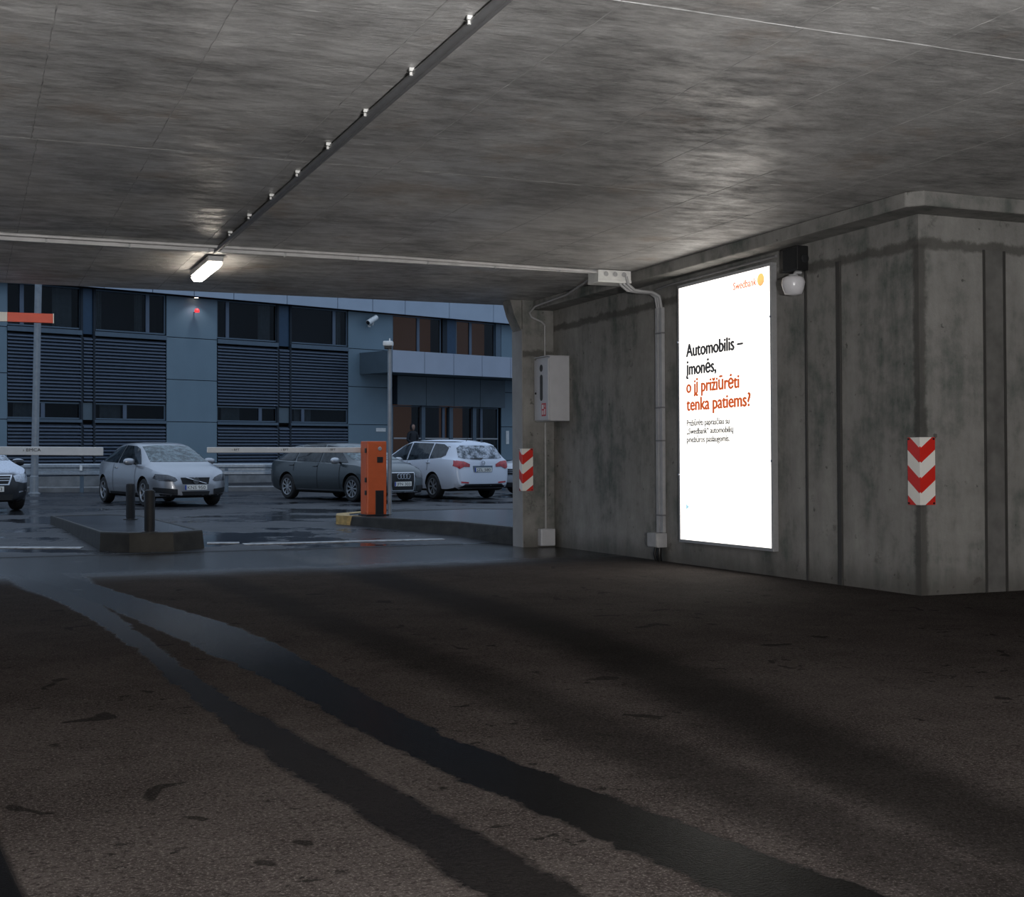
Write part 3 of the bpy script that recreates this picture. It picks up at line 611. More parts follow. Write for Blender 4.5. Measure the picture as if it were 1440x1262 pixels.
def car(sp, M, label, paint):
    root = thing('car', M, label, 'car')
    x0, x1 = sp['x0'], sp['x1']; L = x1-x0
    u = np.linspace(0, 1, 74); xs = x0+L*(.5-.5*np.cos(np.pi*u))*.35+L*u*.65
    xs[0] = x0; xs[-1] = x1
    T = catmull(sp['top'], xs); Bz = catmull(sp['belt'], xs); Wd = catmull(sp['plan'], xs); Wr = catmull(sp['roofw'], xs); Lo = catmull(sp['low'], xs)
    bm = bmesh.new(); rings = []
    for x, t, bz_, w, wr_, lo_ in zip(xs, T, Bz, Wd, Wr, Lo):
        bz_ = min(bz_, t-.015); hgt = bz_-lo_
        dr = min(.075, .4*(t-bz_)); wr_ = min(wr_, w*.9)
        sec = [(0, lo_), (w*.80, lo_), (w*.93, lo_+hgt*.07), (w*.985, lo_+hgt*.25), (w, lo_+hgt*.48), (w*.995, lo_+hgt*.70), (w*.975, lo_+hgt*.88), (w*.94, bz_)]
        yb, zb = w*.925, bz_+.006; ye, ze = wr_, t-dr
        for k in (0, .33, .66, 1): sec.append((yb+(ye-yb)*(k**1.15), zb+(ze-zb)*k))
        sec += [(ye*.93, t-dr*.45), (ye*.78, t-dr*.18), (ye*.4, t-dr*.03), (0, t)]
        ring = [bm.verts.new((x, -y, z)) for y, z in sec]+[bm.verts.new((x, y, z)) for y, z in sec[-2:0:-1]]
        rings.append(ring)
    n_ = len(rings[0])
    for a, c in zip(rings[:-1], rings[1:]):
        for k in range(n_): bm.faces.new((a[k], a[(k+1) % n_], c[(k+1) % n_], c[k]))
    bm.faces.new(rings[0]); bm.faces.new(rings[-1][::-1])
    bmesh.ops.recalc_face_normals(bm, faces=bm.faces)
    bvh = BVHTree.FromBMesh(bm)
    me = D.meshes.new('car_body'); bm.to_mesh(me); bm.free()
    ob = D.objects.new('tmp', me); COL.objects.link(ob)
    R = sp['r']+.045; Wm = max(Wd); cuts = []
    for ax in (0, -sp['wb']):
        for s in (-1, 1):
            c_ = BM(); c_.lathe([(R, -.19), (R, .3)], 40, Matrix.Translation((ax, s*(Wm-.08), sp['r']+.015)) @ Matrix.Rotation(-s*math.pi/2, 4, 'X')); co_ = c_.done('cut', M_under); cuts.append(co_)
            md = ob.modifiers.new('b', 'BOOLEAN'); md.object = co_; md.operation = 'DIFFERENCE'; md.solver = 'EXACT'
    bpy.context.view_layer.update()
    me2 = D.meshes.new_from_object(ob.evaluated_get(bpy.context.evaluated_depsgraph_get()))
    D.objects.remove(ob, do_unlink=True)
    for c_ in cuts: D.objects.remove(c_, do_unlink=True)
    me2.materials.clear(); me2.materials.append(paint); me2.materials.append(M_under)
    for p in me2.polygons:
        p.material_index = 0; p.use_smooth = True
        for ax in (0, -sp['wb']):
            if math.hypot(p.center.x-ax, p.center.z-sp['r']-.015) < R-.0005 and abs(p.center.y) < Wm: p.material_index = 1
        if p.normal.z < -.8: p.material_index = 1
    me2.set_sharp_from_angle(angle=math.radians(42))
    body = link('body', me2, None, root)
    def decal(name, poly, mat, direction='side', s=1, off_=.006, parent=None, res=.07, thick=True):
        b_ = bmesh.new()
        if direction == 'side': P = [(p[0], 3*s, p[1]) for p in poly]; rd = Vector((0, -s, 0))
        elif direction == 'front': P = [(4+x1, p[0], p[1]) for p in poly]; rd = Vector((-1, 0, 0))
        elif direction == 'rear': P = [(x0-4, p[0], p[1]) for p in poly]; rd = Vector((1, 0, 0))
        elif direction == 'top': P = [(p[0], p[1], 4) for p in poly]; rd = Vector((0, 0, -1))
        f = b_.faces.new([b_.verts.new(p) for p in P]); bmesh.ops.triangulate(b_, faces=[f])
        for _ in range(5):
            es = [e for e in b_.edges if e.calc_length() > res]
            if not es: break
            bmesh.ops.subdivide_edges(b_, edges=es, cuts=1); bmesh.ops.triangulate(b_, faces=b_.faces)
        last = None
        for v in b_.verts:
            h, nrm, _, _ = bvh.ray_cast(v.co, rd)
            if h is None:
                q, nrm, _, _ = bvh.find_nearest(Vector((x1, v.co.y, v.co.z)) if direction == 'front' else (Vector((x0, v.co.y, v.co.z)) if direction == 'rear' else Vector((v.co.x, s*Wm*.9, v.co.z)))); h = q
            v.co = h-rd*off_*.5+nrm*off_*.8
        bmesh.ops.recalc_face_normals(b_, faces=b_.faces)
        m3 = D.meshes.new(name); b_.to_mesh(m3); b_.free()
        return link(name, m3, mat, parent or root, smooth=60)
    mir = lambda poly: [(-y, z) for y, z in poly]
    for nm, poly, mt in sp['side']:
        for s in (-1, 1): decal(nm, poly, mt, 'side', s)
    for d_ in ('front', 'rear'):
        for it in sp.get(d_, []):
            nm, poly, mt = it[:3]; of_ = it[3] if len(it) > 3 else .006
            if len(it) > 4 and it[4] == 'pair': decal(nm, poly, mt, d_, 1, of_); decal(nm, mir(poly), mt, d_, 1, of_)
            else: decal(nm, poly, mt, d_, 1, of_)
    for s in (-1, 1):
        y = s*(Wm-.06)
        wheel_parts(root, 0, s*(sp['track']/2), sp['r'], .21, sp['spokes'], s); wheel_parts(root, -sp['wb'], s*(sp['track']/2), sp['r'], .21, sp['spokes'], s)
        mx_, mz = sp['mirror']; b = BM()
        b.lathe([(.01, -.13), (.06, -.12), (.085, -.06), (.09, .02), (.075, .09), (.04, .125), (.01, .13)], 16, Matrix.Translation((mx_, s*(Wm+.07), mz)) @ Matrix.Scale(.9, 4, (0, 0, 1)) @ Matrix.Rotation(math.pi/2, 4, 'X') @ Matrix.Scale(.65, 4, (1, 0, 0)))
        mr = b.done('door_mirror', sp.get('mirmat', paint), root, smooth=60)
        b = BM(); b.tube([(mx_+.02, s*(Wm-.1), mz-.05), (mx_, s*(Wm+.02), mz-.03)], .025, 8); b.done('mirror_arm', M_trim, mr)
        for hx, hz in sp['handles']:
            h, _, _, _ = bvh.ray_cast(Vector((hx, s*3, hz)), Vector((0, -s, 0)))
            b = BM(); b.box(hx-.09, hx+.09, h.y-.02, h.y+.025, hz-.014, hz+.014, .008) if s > 0 else b.box(hx-.09, hx+.09, h.y-.025, h.y+.02, hz-.014, hz+.014, .008)
            b.done('door_handle', sp.get('handlemat', paint), root)
    # number plate
    for d_, z, txt in sp['plates']:
        s = 1 if d_ == 'front' else -1
        h, _, _, _ = bvh.ray_cast(Vector((s*5, 0, z)), Vector((-s, 0, 0))); xp = h.x+s*.012
        b = BM(); b.box(min(xp, xp+s*.012), max(xp, xp+s*.012), -.26, .26, z-.055, z+.055, .003); pl = b.done('number_plate', M_plate, root)
        R_ = Matrix.Rotation(math.pi/2*s, 4, 'Z') @ Matrix.Rotation(math.pi/2, 4, 'X')
        b = BM(); b.box(xp+s*.012, xp+s*.0135, min(-s*.26, -s*.222), max(-s*.26, -s*.222), z-.053, z+.053); b.done('blue_band', M_eu, pl)
        text_part(txt, .42, .075, M_ink, pl, Matrix.Translation((xp+s*.0125, 0, z-.036)) @ R_ @ Matrix.Translation((-.20, 0, 0)))
    return root, body, bvh, decal
def paint(name, c, metal=.55, rough=.32, var=.03): return plain(name, c, rough, metal, var, 3, coat=.6)
def heading(a_deg): return math.atan2(-math.cos(math.radians(a_deg)), math.sin(math.radians(a_deg)))

def frost_paint(name, c):
    m, n, l, p = newmat(name); t = NT(n, l); tc = n.new('ShaderNodeTexCoord').outputs['Object']; g = n.new('ShaderNodeNewGeometry'); sp = n.new('ShaderNodeSeparateXYZ'); l.new(g.outputs['Normal'], sp.inputs[0])
    k = t.m('MULTIPLY', t.step(sp.outputs['Z'], .55, .85), t.step(t.noise(tc, 30, 4, .7), .25, .5, .45, .95))
    l.new(t.mix(k, c, (.62, .66, .74)), p.inputs['Base Color']); l.new(t.m('MULTIPLY_ADD', k, .4, .3), p.inputs['Roughness']); p.inputs['Metallic'].default_value = .1
    return m
P_silver = paint('silver_paint', (.36, .37, .395), .65); P_grey = paint('dark_grey_paint', (.05, .062, .068), .5); P_white = frost_paint('white_car_paint', (.60, .63, .70)); P_black = frost_paint('black_car_paint', (.02, .022, .026)); P_sil2 = paint('light_silver_paint', (.45, .46, .48))
volvo = dict(x0=-3.34, x1=.91, wb=2.64, r=.315, track=1.53, spokes=5, mirror=(-.62, 1.0), handles=[(-1.75, .86)],
    top=[(-3.34, .50), (-3.31, .86), (-3.22, 1.00), (-2.95, 1.2), (-2.55, 1.355), (-2.0, 1.435), (-1.45, 1.447), (-.95, 1.40), (-.72, 1.33), (.18, .955), (.5, .88), (.75, .79), (.87, .68), (.91, .5)],
    belt=[(-3.34, .48), (-3.3, .84), (-3.0, .98), (-2.4, .975), (-1.2, .93), (0, .90), (.45, .82), (.75, .73), (.87, .62), (.91, .46)],
    plan=[(-3.34, .60), (-3.25, .73), (-3.0, .84), (-2.5, .895), (-1.5, .885), (0, .89), (.4, .86), (.65, .79), (.8, .68), (.91, .48)],
    roofw=[(-3.34, .4), (-3.1, .55), (-2.5, .56), (-1.5, .60), (-.9, .60), (-.7, .62), (.18, .73), (.5, .68), (.91, .36)],
    low=[(-3.34, .38), (-3.2, .26), (-2.8, .19), (.3, .19), (.75, .21), (.91, .26)],
    side=[('side_window', [(-.28, .945), (-.86, 1.30), (-1.10, 1.355), (-1.70, 1.375), (-1.70, .965)], M_cglass), ('side_window', [(-1.76, .97), (-1.76, 1.375), (-2.2, 1.325), (-2.62, 1.19), (-2.9, 1.03), (-2.8, 1.0)], M_cglass),
          ('sill_trim', [(-2.2, .19), (-2.2, .30), (-.42, .30), (-.42, .19)], M_trim), ('door_seam', [(-.48, .32), (-.48, .9), (-.465, .9), (-.465, .32)], M_trim), ('door_seam', [(-1.93, .32), (-1.93, .95), (-1.915, .95), (-1.915, .32)], M_trim)],
    front=[('windscreen', [(-.68, 1.0), (.68, 1.0), (.645, 1.08), (.56, 1.345), (.3, 1.375), (-.3, 1.375), (-.56, 1.345), (-.645, 1.08)], M_wscreen, .005),
           ('headlamp', [(.80, .735), (.835, .64), (.76, .585), (.47, .565), (.41, .60), (.46, .66), (.60, .715)], M_lampglass, .008, 'pair'),
           ('grille', [(-.34, .655), (.34, .655), (.30, .51), (-.30, .51)], M_trim, .008), ('lower_intake', [(-.33, .35), (.33, .35), (.30, .27), (-.30, .27)], M_black, .008),
           ('bumper_trim', [(.42, .40), (.83, .44), (.84, .33), (.42, .28)], M_trim, .008, 'pair'), ('bumper_trim', [(.34, .27), (.75, .30), (.7, .21), (-.7, .21), (-.75, .30), (-.34, .27)], M_trim, .005)],
    rear=[], plates=[('front', .435, 'KNS 950')], mirmat=P_silver)
Mv = Matrix.Translation((-7.56, 29.96, 0)) @ Matrix.Rotation(heading(36), 4, 'Z')
cr, body, bvh, decal = car(volvo, Mv, 'silver three door hatchback parked nose on behind the bollard island', P_silver)
b = BM(); b.tube([(.93, .24, .52), (.935, -.24, .655)], .014, 8); b.lathe([(.05, -.01), (.075, -.01), (.075, .01), (.05, .01)], 20, Matrix.Translation((.935, 0, .588)) @ Matrix.Rotation(math.pi/2, 4, 'Y')); b.done('grille_emblem', M_chrome, cr)

audi = dict(x0=-3.82, x1=.88, wb=2.81, r=.325, track=1.57, spokes=9, mirror=(-.55, 1.0), handles=[(-1.55, .86), (-2.6, .88)],
    top=[(-3.82, .5), (-3.79, .86), (-3.7, 1.0), (-3.45, 1.2), (-3.2, 1.34), (-2.7, 1.41), (-1.9, 1.45), (-1.3, 1.44), (-.95, 1.38), (.08, .98), (.45, .90), (.7, .80), (.83, .68), (.88, .5)],
    belt=[(-3.82, .48), (-3.78, .84), (-3.5, .98), (-2.4, .95), (-1.2, .93), (0, .90), (.45, .82), (.72, .72), (.84, .62), (.88, .46)],
    plan=[(-3.82, .62), (-3.7, .80), (-3.4, .89), (-2.5, .91), (-1.5, .905), (0, .905), (.4, .87), (.65, .79), (.8, .68), (.88, .50)],
    roofw=[(-3.82, .45), (-3.5, .58), (-2.5, .61), (-1.5, .63), (-.9, .62), (.08, .74), (.5, .68), (.88, .4)],
    low=[(-3.82, .40), (-3.6, .26), (-3.2, .19), (.3, .19), (.75, .21), (.88, .24)],
    side=[('side_window', [(-.25, .955), (-.92, 1.33), (-1.35, 1.385), (-1.35, .965)], M_cglass), ('side_window', [(-1.42, .965), (-1.42, 1.39), (-2.45, 1.375), (-2.45, .985)], M_cglass), ('side_window', [(-2.52, .99), (-2.52, 1.372), (-3.05, 1.30), (-3.42, 1.06), (-3.3, 1.01)], M_cglass),
          ('door_seam', [(-.5, .3), (-.5, .9), (-.487, .9), (-.487, .3)], M_trim), ('door_seam', [(-1.45, .3), (-1.45, .95), (-1.437, .95), (-1.437, .3)], M_trim), ('door_seam', [(-2.5, .74), (-2.5, .95), (-2.487, .95), (-2.487, .74)], M_trim),
          ('sill_trim', [(-2.35, .27), (-2.35, .285), (-.42, .285), (-.42, .27)], M_chrome), ('roof_rail', [(-3.2, 1.395), (-3.2, 1.41), (-1.2, 1.43), (-1.2, 1.415)], M_trim)],
    front=[('windscreen', [(-.69, 1.02), (.69, 1.02), (.60, 1.33), (.3, 1.375), (-.3, 1.375), (-.60, 1.33)], M_wscreen, .005),
           ('headlamp', [(.82, .72), (.84, .63), (.66, .58), (.44, .585), (.42, .66), (.62, .695)], M_lampglass, .008, 'pair'),
           ('grille_surround', [(-.41, .72), (.41, .72), (.33, .27), (-.33, .27)], M_chrome, .006), ('grille', [(-.385, .70), (.385, .70), (.31, .29), (-.31, .29)], M_trim, .014),
           ('lower_intake', [(.42, .40), (.74, .40), (.72, .28), (.44, .27)], M_black, .007, 'pair'), ('bumper_lip', [(-.75, .25), (.75, .25), (.7, .225), (-.7, .225)], M_chrome, .01)],
    rear=[], plates=[('front', .44, 'JFN 303')], mirmat=P_sil2)
Ma = Matrix.Translation((-3.25, 32.54, 0)) @ Matrix.Rotation(heading(43), 4, 'Z')
cr, body, bvh, decal = car(audi, Ma, 'dark grey estate car parked behind the orange barrier cabinet', P_grey)
b = BM()
for y in (-.135, -.045, .045, .135): b.lathe([(.052, -.006), (.066, -.006), (.066, .006), (.052, .006)], 20, Matrix.Translation((.925, y, .625)) @ Matrix.Rotation(math.pi/2, 4, 'Y'), capped=False)
b.done('grille_emblem', M_chrome, cr)

opel = dict(x0=-3.72, x1=.98, wb=2.685, r=.325, track=1.57, spokes=7, mirror=(-.5, 1.03), handles=[(-1.5, .92), (-2.45, .94)],
    top=[(-3.72, .45), (-3.70, .85), (-3.62, 1.03), (-3.48, 1.28), (-3.32, 1.42), (-2.9, 1.49), (-2.0, 1.535), (-1.3, 1.52), (-.9, 1.45), (.25, .99), (.55, .91), (.8, .80), (.93, .68), (.98, .5)],
    belt=[(-3.72, .43), (-3.69, .84), (-3.6, 1.0), (-3.0, 1.03), (-1.2, .97), (0, .93), (.45, .84), (.8, .74), (.93, .62), (.98, .46)],
    plan=[(-3.72, .70), (-3.66, .79), (-3.5, .86), (-3.0, .90), (-1.5, .905), (0, .905), (.4, .87), (.7, .79), (.88, .68), (.98, .50)],
    roofw=[(-3.72, .6), (-3.5, .60), (-3.3, .60), (-2.5, .62), (-1.5, .64), (-.9, .62), (.2, .74), (.5, .68), (.98, .4)],
    low=[(-3.72, .36), (-3.6, .27), (-3.2, .21), (.3, .2), (.75, .21), (.98, .25)],
    side=[('side_window', [(-.1, .98), (-.90, 1.40), (-1.28, 1.45), (-1.28, .99)], M_cglass), ('side_window', [(-1.35, .99), (-1.35, 1.455), (-2.38, 1.435), (-2.4, 1.03)], M_cglass), ('side_window', [(-2.46, 1.04), (-2.44, 1.43), (-2.85, 1.41), (-3.12, 1.32), (-3.16, 1.13), (-3.0, 1.07)], M_cglass),
          ('door_seam', [(-1.38, .3), (-1.38, .98), (-1.367, .98), (-1.367, .3)], M_trim), ('door_seam', [(-2.43, .74), (-2.43, 1.0), (-2.417, 1.0), (-2.417, .74)], M_trim),
          ('window_chrome', [(-3.05, 1.04), (-3.05, 1.052), (-.3, .99), (-.3, .978)], M_chrome), ('roof_rail', [(-3.2, 1.455), (-3.2, 1.475), (-1.2, 1.51), (-1.2, 1.49)], M_trim)],
    front=[('windscreen', [(-.69, 1.05), (.69, 1.05), (.60, 1.40), (-.60, 1.40)], M_wscreen, .005)],
    rear=[('rear_screen', [(-.66, 1.07), (-.5, 1.04), (.5, 1.04), (.66, 1.07), (.60, 1.31), (.5, 1.375), (-.5, 1.375), (-.60, 1.31)], M_rscreen, .006),
          ('tail_lamp', [(.80, 1.0), (.83, .86), (.70, .78), (.56, .84), (.40, .83), (.39, .90), (.55, .97)], M_tail, .009, 'pair'),
          ('rear_reflector', [(.45, .45), (.68, .47), (.68, .43), (.45, .41)], M_tail, .009, 'pair'), ('rear_diffuser', [(-.55, .40), (.55, .40), (.72, .30), (-.72, .30)], M_trim, .006),
          ('wiper', [(-.05, 1.055), (.33, 1.05), (.33, 1.03), (.0, 1.015)], M_black, .02), ('plate_recess', [(-.30, .86), (.30, .86), (.28, .70), (-.28, .70)], M_frame, .004)],
    plates=[('rear', .76, 'JZL 580')], mirmat=P_white)
fw = Vector((-math.sin(math.radians(35)), math.cos(math.radians(35)), 0))
Mo = Matrix.Translation((-2.86, 36.55, 0)) @ Matrix.Rotation(math.atan2(fw.y, fw.x), 4, 'Z')
cr, body, bvh, decal = car(opel, Mo, 'white estate car seen from behind with a frosted rear screen and red tail lamps', P_white)
b = BM(); b.lathe([(.04, -.006), (.058, -.006), (.058, .006), (.04, .006)], 20, Matrix.Translation((-3.712, 0, .93)) @ Matrix.Rotation(math.pi/2, 4, 'Y'), capped=False); b.box(-3.716, -3.706, -.05, .05, .922, .938); b.done('tailgate_emblem', M_chrome, cr)
b = BM(); b.tube([(-2.9, 0, 1.48), (-2.98, 0, 1.56)], .008, 6); b.done('aerial', M_black, cr)

passat = dict(x0=-3.80, x1=.95, wb=2.71, r=.33, track=1.57, spokes=8, mirror=(-.55, 1.0), handles=[(-1.55, .88), (-2.5, .88)],
    top=[(-3.80, .5), (-3.77, .95), (-3.4, 1.05), (-3.0, 1.12), (-2.5, 1.33), (-1.9, 1.44), (-1.3, 1.46), (-.85, 1.38), (.15, 1.0), (.5, .93), (.75, .86), (.90, .74), (.95, .5)],
    belt=[(-3.80, .48), (-3.76, .9), (-3.4, .99), (-2.4, .97), (-1.2, .93), (0, .92), (.45, .87), (.78, .78), (.9, .68), (.95, .46)],
    plan=[(-3.80, .62), (-3.7, .78), (-3.4, .87), (-2.5, .905), (-1.5, .91), (0, .91), (.4, .88), (.7, .80), (.86, .70), (.95, .54)],
    roofw=[(-3.80, .5), (-3.2, .6), (-2.5, .58), (-1.5, .63), (-.9, .62), (.1, .74), (.5, .70), (.95, .4)],
    low=[(-3.80, .36), (-3.5, .24), (-3.2, .2), (.3, .19), (.75, .2), (.95, .24)],
    side=[('side_window', [(-.25, .965), (-.92, 1.33), (-1.35, 1.385), (-1.35, .97)], M_cglass), ('side_window', [(-1.42, .97), (-1.42, 1.39), (-2.3, 1.30), (-2.7, 1.08), (-2.6, 1.0)], M_cglass), ('door_seam', [(-.5, .3), (-.5, .9), (-.487, .9), (-.487, .3)], M_trim)],
    front=[('windscreen', [(-.69, 1.05), (.69, 1.05), (.60, 1.34), (-.60, 1.34)], M_rscreen, .005),
           ('headlamp', [(.82, .78), (.85, .60), (.66, .59), (.50, .62), (.46, .74), (.64, .775)], plain('clear_headlamp', (.4, .43, .48), .12, .3, .3, 20, coat=1), .008, 'pair'),
           ('grille_surround', [(-.45, .76), (.45, .76), (.37, .55), (-.37, .55)], M_chrome, .006), ('grille', [(-.41, .735), (.41, .735), (.345, .575), (-.345, .575)], M_trim, .014), ('grille_bar', [(-.39, .70), (.39, .70), (.385, .685), (-.385, .685)], M_chrome, .02), ('grille_bar', [(-.37, .65), (.37, .65), (.365, .635), (-.365, .635)], M_chrome, .02),
           ('fog_lamp_strip', [(.56, .42), (.80, .46), (.80, .43), (.56, .39)], M_chrome, .01, 'pair'), ('lower_intake', [(-.45, .36), (.45, .36), (.42, .24), (-.42, .24)], M_trim, .007)],
    rear=[], plates=[('front', .47, 'GHV 343')], mirmat=P_black)
Mp = Matrix.Translation((-11.17, 27.5, 0)) @ Matrix.Rotation(heading(37), 4, 'Z')
car(passat, Mp, 'black saloon with frost on its bonnet, cut off by the left edge', P_black)
sal = dict(passat); sal['plates'] = []; sal['mirmat'] = P_sil2
Ms = Matrix.Translation((.62, 37.0, 0)) @ Matrix.Rotation(math.atan2(-.62, -.78), 4, 'Z')
car(sal, Ms, 'silver saloon half hidden behind the concrete end pier at the exit', P_sil2)

# =================================================================== PERSON by the entrance
def person(M, label):
    t_ = thing('person', M, label, 'person')
    V = [(0, 0, .95), (0, 0, 1.12), (0, .01, 1.32), (0, .0, 1.47), (0, -.01, 1.54),            # pelvis..neck
         (-.18, 0, 1.41), (-.25, -.02, 1.15), (-.17, -.18, 1.02), (.18, 0, 1.41), (.25, -.02, 1.15), (.15, -.2, 1.04),
         (-.1, 0, .88), (-.11, -.03, .5), (-.12, .03, .09), (-.12, -.1, .04), (.1, 0, .88), (.12, .02, .5), (.14, .08, .09), (.14, -.05, .04)]
    E_ = [(0, 1), (1, 2), (2, 3), (3, 4), (3, 5), (5, 6), (6, 7), (3, 8), (8, 9), (9, 10), (0, 11), (11, 12), (12, 13), (13, 14), (0, 15), (15, 16), (16, 17), (17, 18)]
    Rr = [.17, .17, .19, .11, .06, .085, .065, .05, .085, .065, .05, .11, .085, .06, .045, .11, .085, .06, .045]
    me = D.meshes.new('p'); me.from_pydata(V, E_, []); o = D.objects.new('p', me); COL.objects.link(o)
    sk = o.modifiers.new('s', 'SKIN'); ss = o.modifiers.new('d', 'SUBSURF'); ss.levels = 2
    for i, r in enumerate(Rr): me.skin_vertices[0].data[i].radius = (r, r*.8)
    me.skin_vertices[0].data[0].use_root = True
    bpy.context.view_layer.update(); m2 = D.meshes.new_from_object(o.evaluated_get(bpy.context.evaluated_depsgraph_get())); D.objects.remove(o, do_unlink=True)
    link('body', m2, plain('dark_coat', (.016, .018, .024), .8), t_, smooth=180)
    skin = plain('skin', (.33, .2, .15), .6)
    b = BM(); b.lathe([(.03, -.13), (.06, -.115), (.075, -.05), (.085, .02), (.08, .07), (.05, .115), (.01, .125)], 18, Matrix.Translation((0, -.02, 1.66)) @ Matrix.Scale(1.15, 4, (0, 1, 0)))
    b.box(-.012, .012, -.135, -.10, 1.62, 1.66, .006); b.done('head', skin, t_, smooth=60)
    b = BM(); b.lathe([(.095, -.10), (.1, .0), (.098, .06), (.07, .12), (.01, .145)], 18, Matrix.Translation((0, .012, 1.665)) @ Matrix.Scale(1.12, 4, (0, 1, 0))); b.done('hood', plain('dark_hood', (.012, .013, .018), .85), t_, smooth=60)
    for s, hx, hy, hz in ((-1, -.17, -.18, 1.02), (1, .15, -.2, 1.04)):
        b = BM(); b.box(hx-.035, hx+.035, hy-.09, hy-.02, hz-.02, hz+.02, .012)
        for k in range(4): b.tube([(hx-.027+.018*k, hy-.08, hz), (hx-.027+.018*k, hy-.12, hz-.01), (hx-.025+.018*k, hy-.14+.004*k, hz-.035)], .008, 6)
        b.tube([(hx-s*.03, hy-.04, hz+.005), (hx-s*.055, hy-.08, hz-.01)], .009, 6); b.done('hand', skin, t_, smooth=50)
    return t_
person(Matrix.Translation((-4.05, 53.6, .5)) @ Matrix.Rotation(math.radians(35), 4, 'Z'), 'person in a dark hooded coat standing at the glazed entrance behind the white car')

# =================================================================== LIGHTBOX POSTER
PY0, PY1, PZ0, PZ1, PX = 2.235, 4.125, .294, 3.230, -.06
lb = thing('lightbox', at(G, 0, (PY0+PY1)/2, PZ0), 'tall bright backlit advertising poster in a thin aluminium frame on the concrete wall', 'lightbox')
cy = (PY0+PY1)/2
def L(name, x0, x1, y0, y1, z0, z1, mat, bev=0, parent=lb):
    b = BM(); b.box(x0, x1, y0-cy, y1-cy, z0-PZ0, z1-PZ0, bev); return b.done(name, mat, parent)
L('back_box', PX+.01, -.001, PY0+.01, PY1-.01, PZ0+.01, PZ1-.01, M_alu)
L('frame_rail', PX-.008, 0, PY0-.03, PY1+.03, PZ1, PZ1+.035, M_alu, .004); L('frame_rail', PX-.008, 0, PY0-.03, PY1+.03, PZ0-.035, PZ0, M_alu, .004)
L('frame_rail', PX-.008, 0, PY0-.03, PY0, PZ0, PZ1, M_alu, .004); L('frame_rail', PX-.008, 0, PY1, PY1+.03, PZ0, PZ1, M_alu, .004)
def poster_mat():
    m, n, l, p = newmat('backlit_poster'); t = NT(n, l)
    tc = n.new('ShaderNodeTexCoord').outputs['Object']; sp = n.new('ShaderNodeSeparateXYZ'); l.new(tc, sp.inputs[0])
    w = t.m('SINE', t.m('MULTIPLY', sp.outputs['Y'], 2*math.pi/.32)); p.inputs['Base Color'].default_value = (.8, .8, .8, 1)
    p.inputs['Emission Color'].default_value = (1, .95, .87, 1); l.new(t.m('MULTIPLY_ADD', w, .04*POSTER_E, POSTER_E), p.inputs['Emission Strength']); return m
sheet = L('poster_sheet', PX-.003, PX+.008, PY0, PY1, PZ0, PZ1, poster_mat())
M_tdark = emit('backlit_dark_ink', (.03, .03, .033), .8, (.02, .02, .02)); M_tor = emit('backlit_orange_ink', (.60, .10, .02), .8, (.4, .1, .02)); M_tgrey = emit('backlit_grey_ink', (.07, .07, .07), 1.0, (.05, .05, .05)); M_tblue = emit('backlit_blue_ink', (.4, .68, .78), 1.0, (.2, .4, .5)); M_tor2 = emit('backlit_pale_orange_ink', (.85, .2, .1), .9, (.4, .2, .1))
MT = lambda y, z: Matrix.Translation((PX-.004, y+.118-cy, 1.18+(z-1.18)*1.007-PZ0)) @ Matrix(((0, 0, -1, 0), (-1, 0, 0, 0), (0, 1, 0, 0), (0, 0, 0, 1)))
for txt, y0, y1, z, h, mt, bo_ in (('Automobilis –', 3.84, 2.64, 2.405, .155, M_tdark, .011), ('įmonės,', 3.84, 3.19, 2.195, .155, M_tdark, .011), ('o jį prižiūrėti', 3.84, 2.72, 1.99, .155, M_tor, .011), ('tenka patiems?', 3.84, 2.50, 1.785, .155, M_tor, .011),
        ('Prižiūrėti paprasčiau su', 3.84, 2.92, 1.61, .07, M_tgrey, .005), ('„Swedbank“ automobilių', 3.84, 2.84, 1.515, .07, M_tgrey, .005), ('priežiūros paslaugomis.', 3.84, 2.92, 1.42, .07, M_tgrey, .005), ('Swedbank', 2.82, 2.37, 3.05, .085, M_tor2, .004), ('Sužinokite daugiau: www.swedbank.lt/automobiliai', 3.74, 2.42, .655, .042, M_tblue, .0015)):
    text_part(txt, y0-y1, h, mt, sheet, MT(y0, z), fat=bo_)
b = BM(); b.prism([(0, 0), (.07, .035), (0, .07)], 0, .001, M=MT(3.87, .645)); b.done('arrow_mark', M_tblue, sheet)
def logo_mat():
    m, n, l, p = newmat('backlit_logo'); t = NT(n, l); tc = n.new('ShaderNodeTexCoord').outputs['Object']; sp = n.new('ShaderNodeSeparateXYZ'); l.new(tc, sp.inputs[0])
    f = t.m('ADD', sp.outputs['Z'], t.m('MULTIPLY', sp.outputs['Y'], .5)); c = t.mix(t.step(f, 3.09-PZ0-.06-.43, 3.09-PZ0+.04-.4), (.85, .17, .02), (.98, .55, .06)); l.new(c, p.inputs['Emission Color']); p.inputs['Emission Strength'].default_value = 1.0; return m
b = BM(); b.prism([(.066*math.cos(a*math.pi/16), .066*math.sin(a*math.pi/16)) for a in range(32)], 0, .001, M=MT(2.285, 3.095)); b.done('round_logo', logo_mat(), sheet)
for y, z in ((PY1+.015, 2.6), (PY0-.015, 2.7), (PY1+.015, 1.05), (PY0-.015, 1.2)):
    b = BM(); b.lathe([(.012, 0), (.012, .008)], 10, Matrix.Translation((PX-.008, y-cy, z-PZ0)) @ Matrix.Rotation(-math.pi/2, 4, 'Y')); b.done('frame_latch', M_chrome, lb)

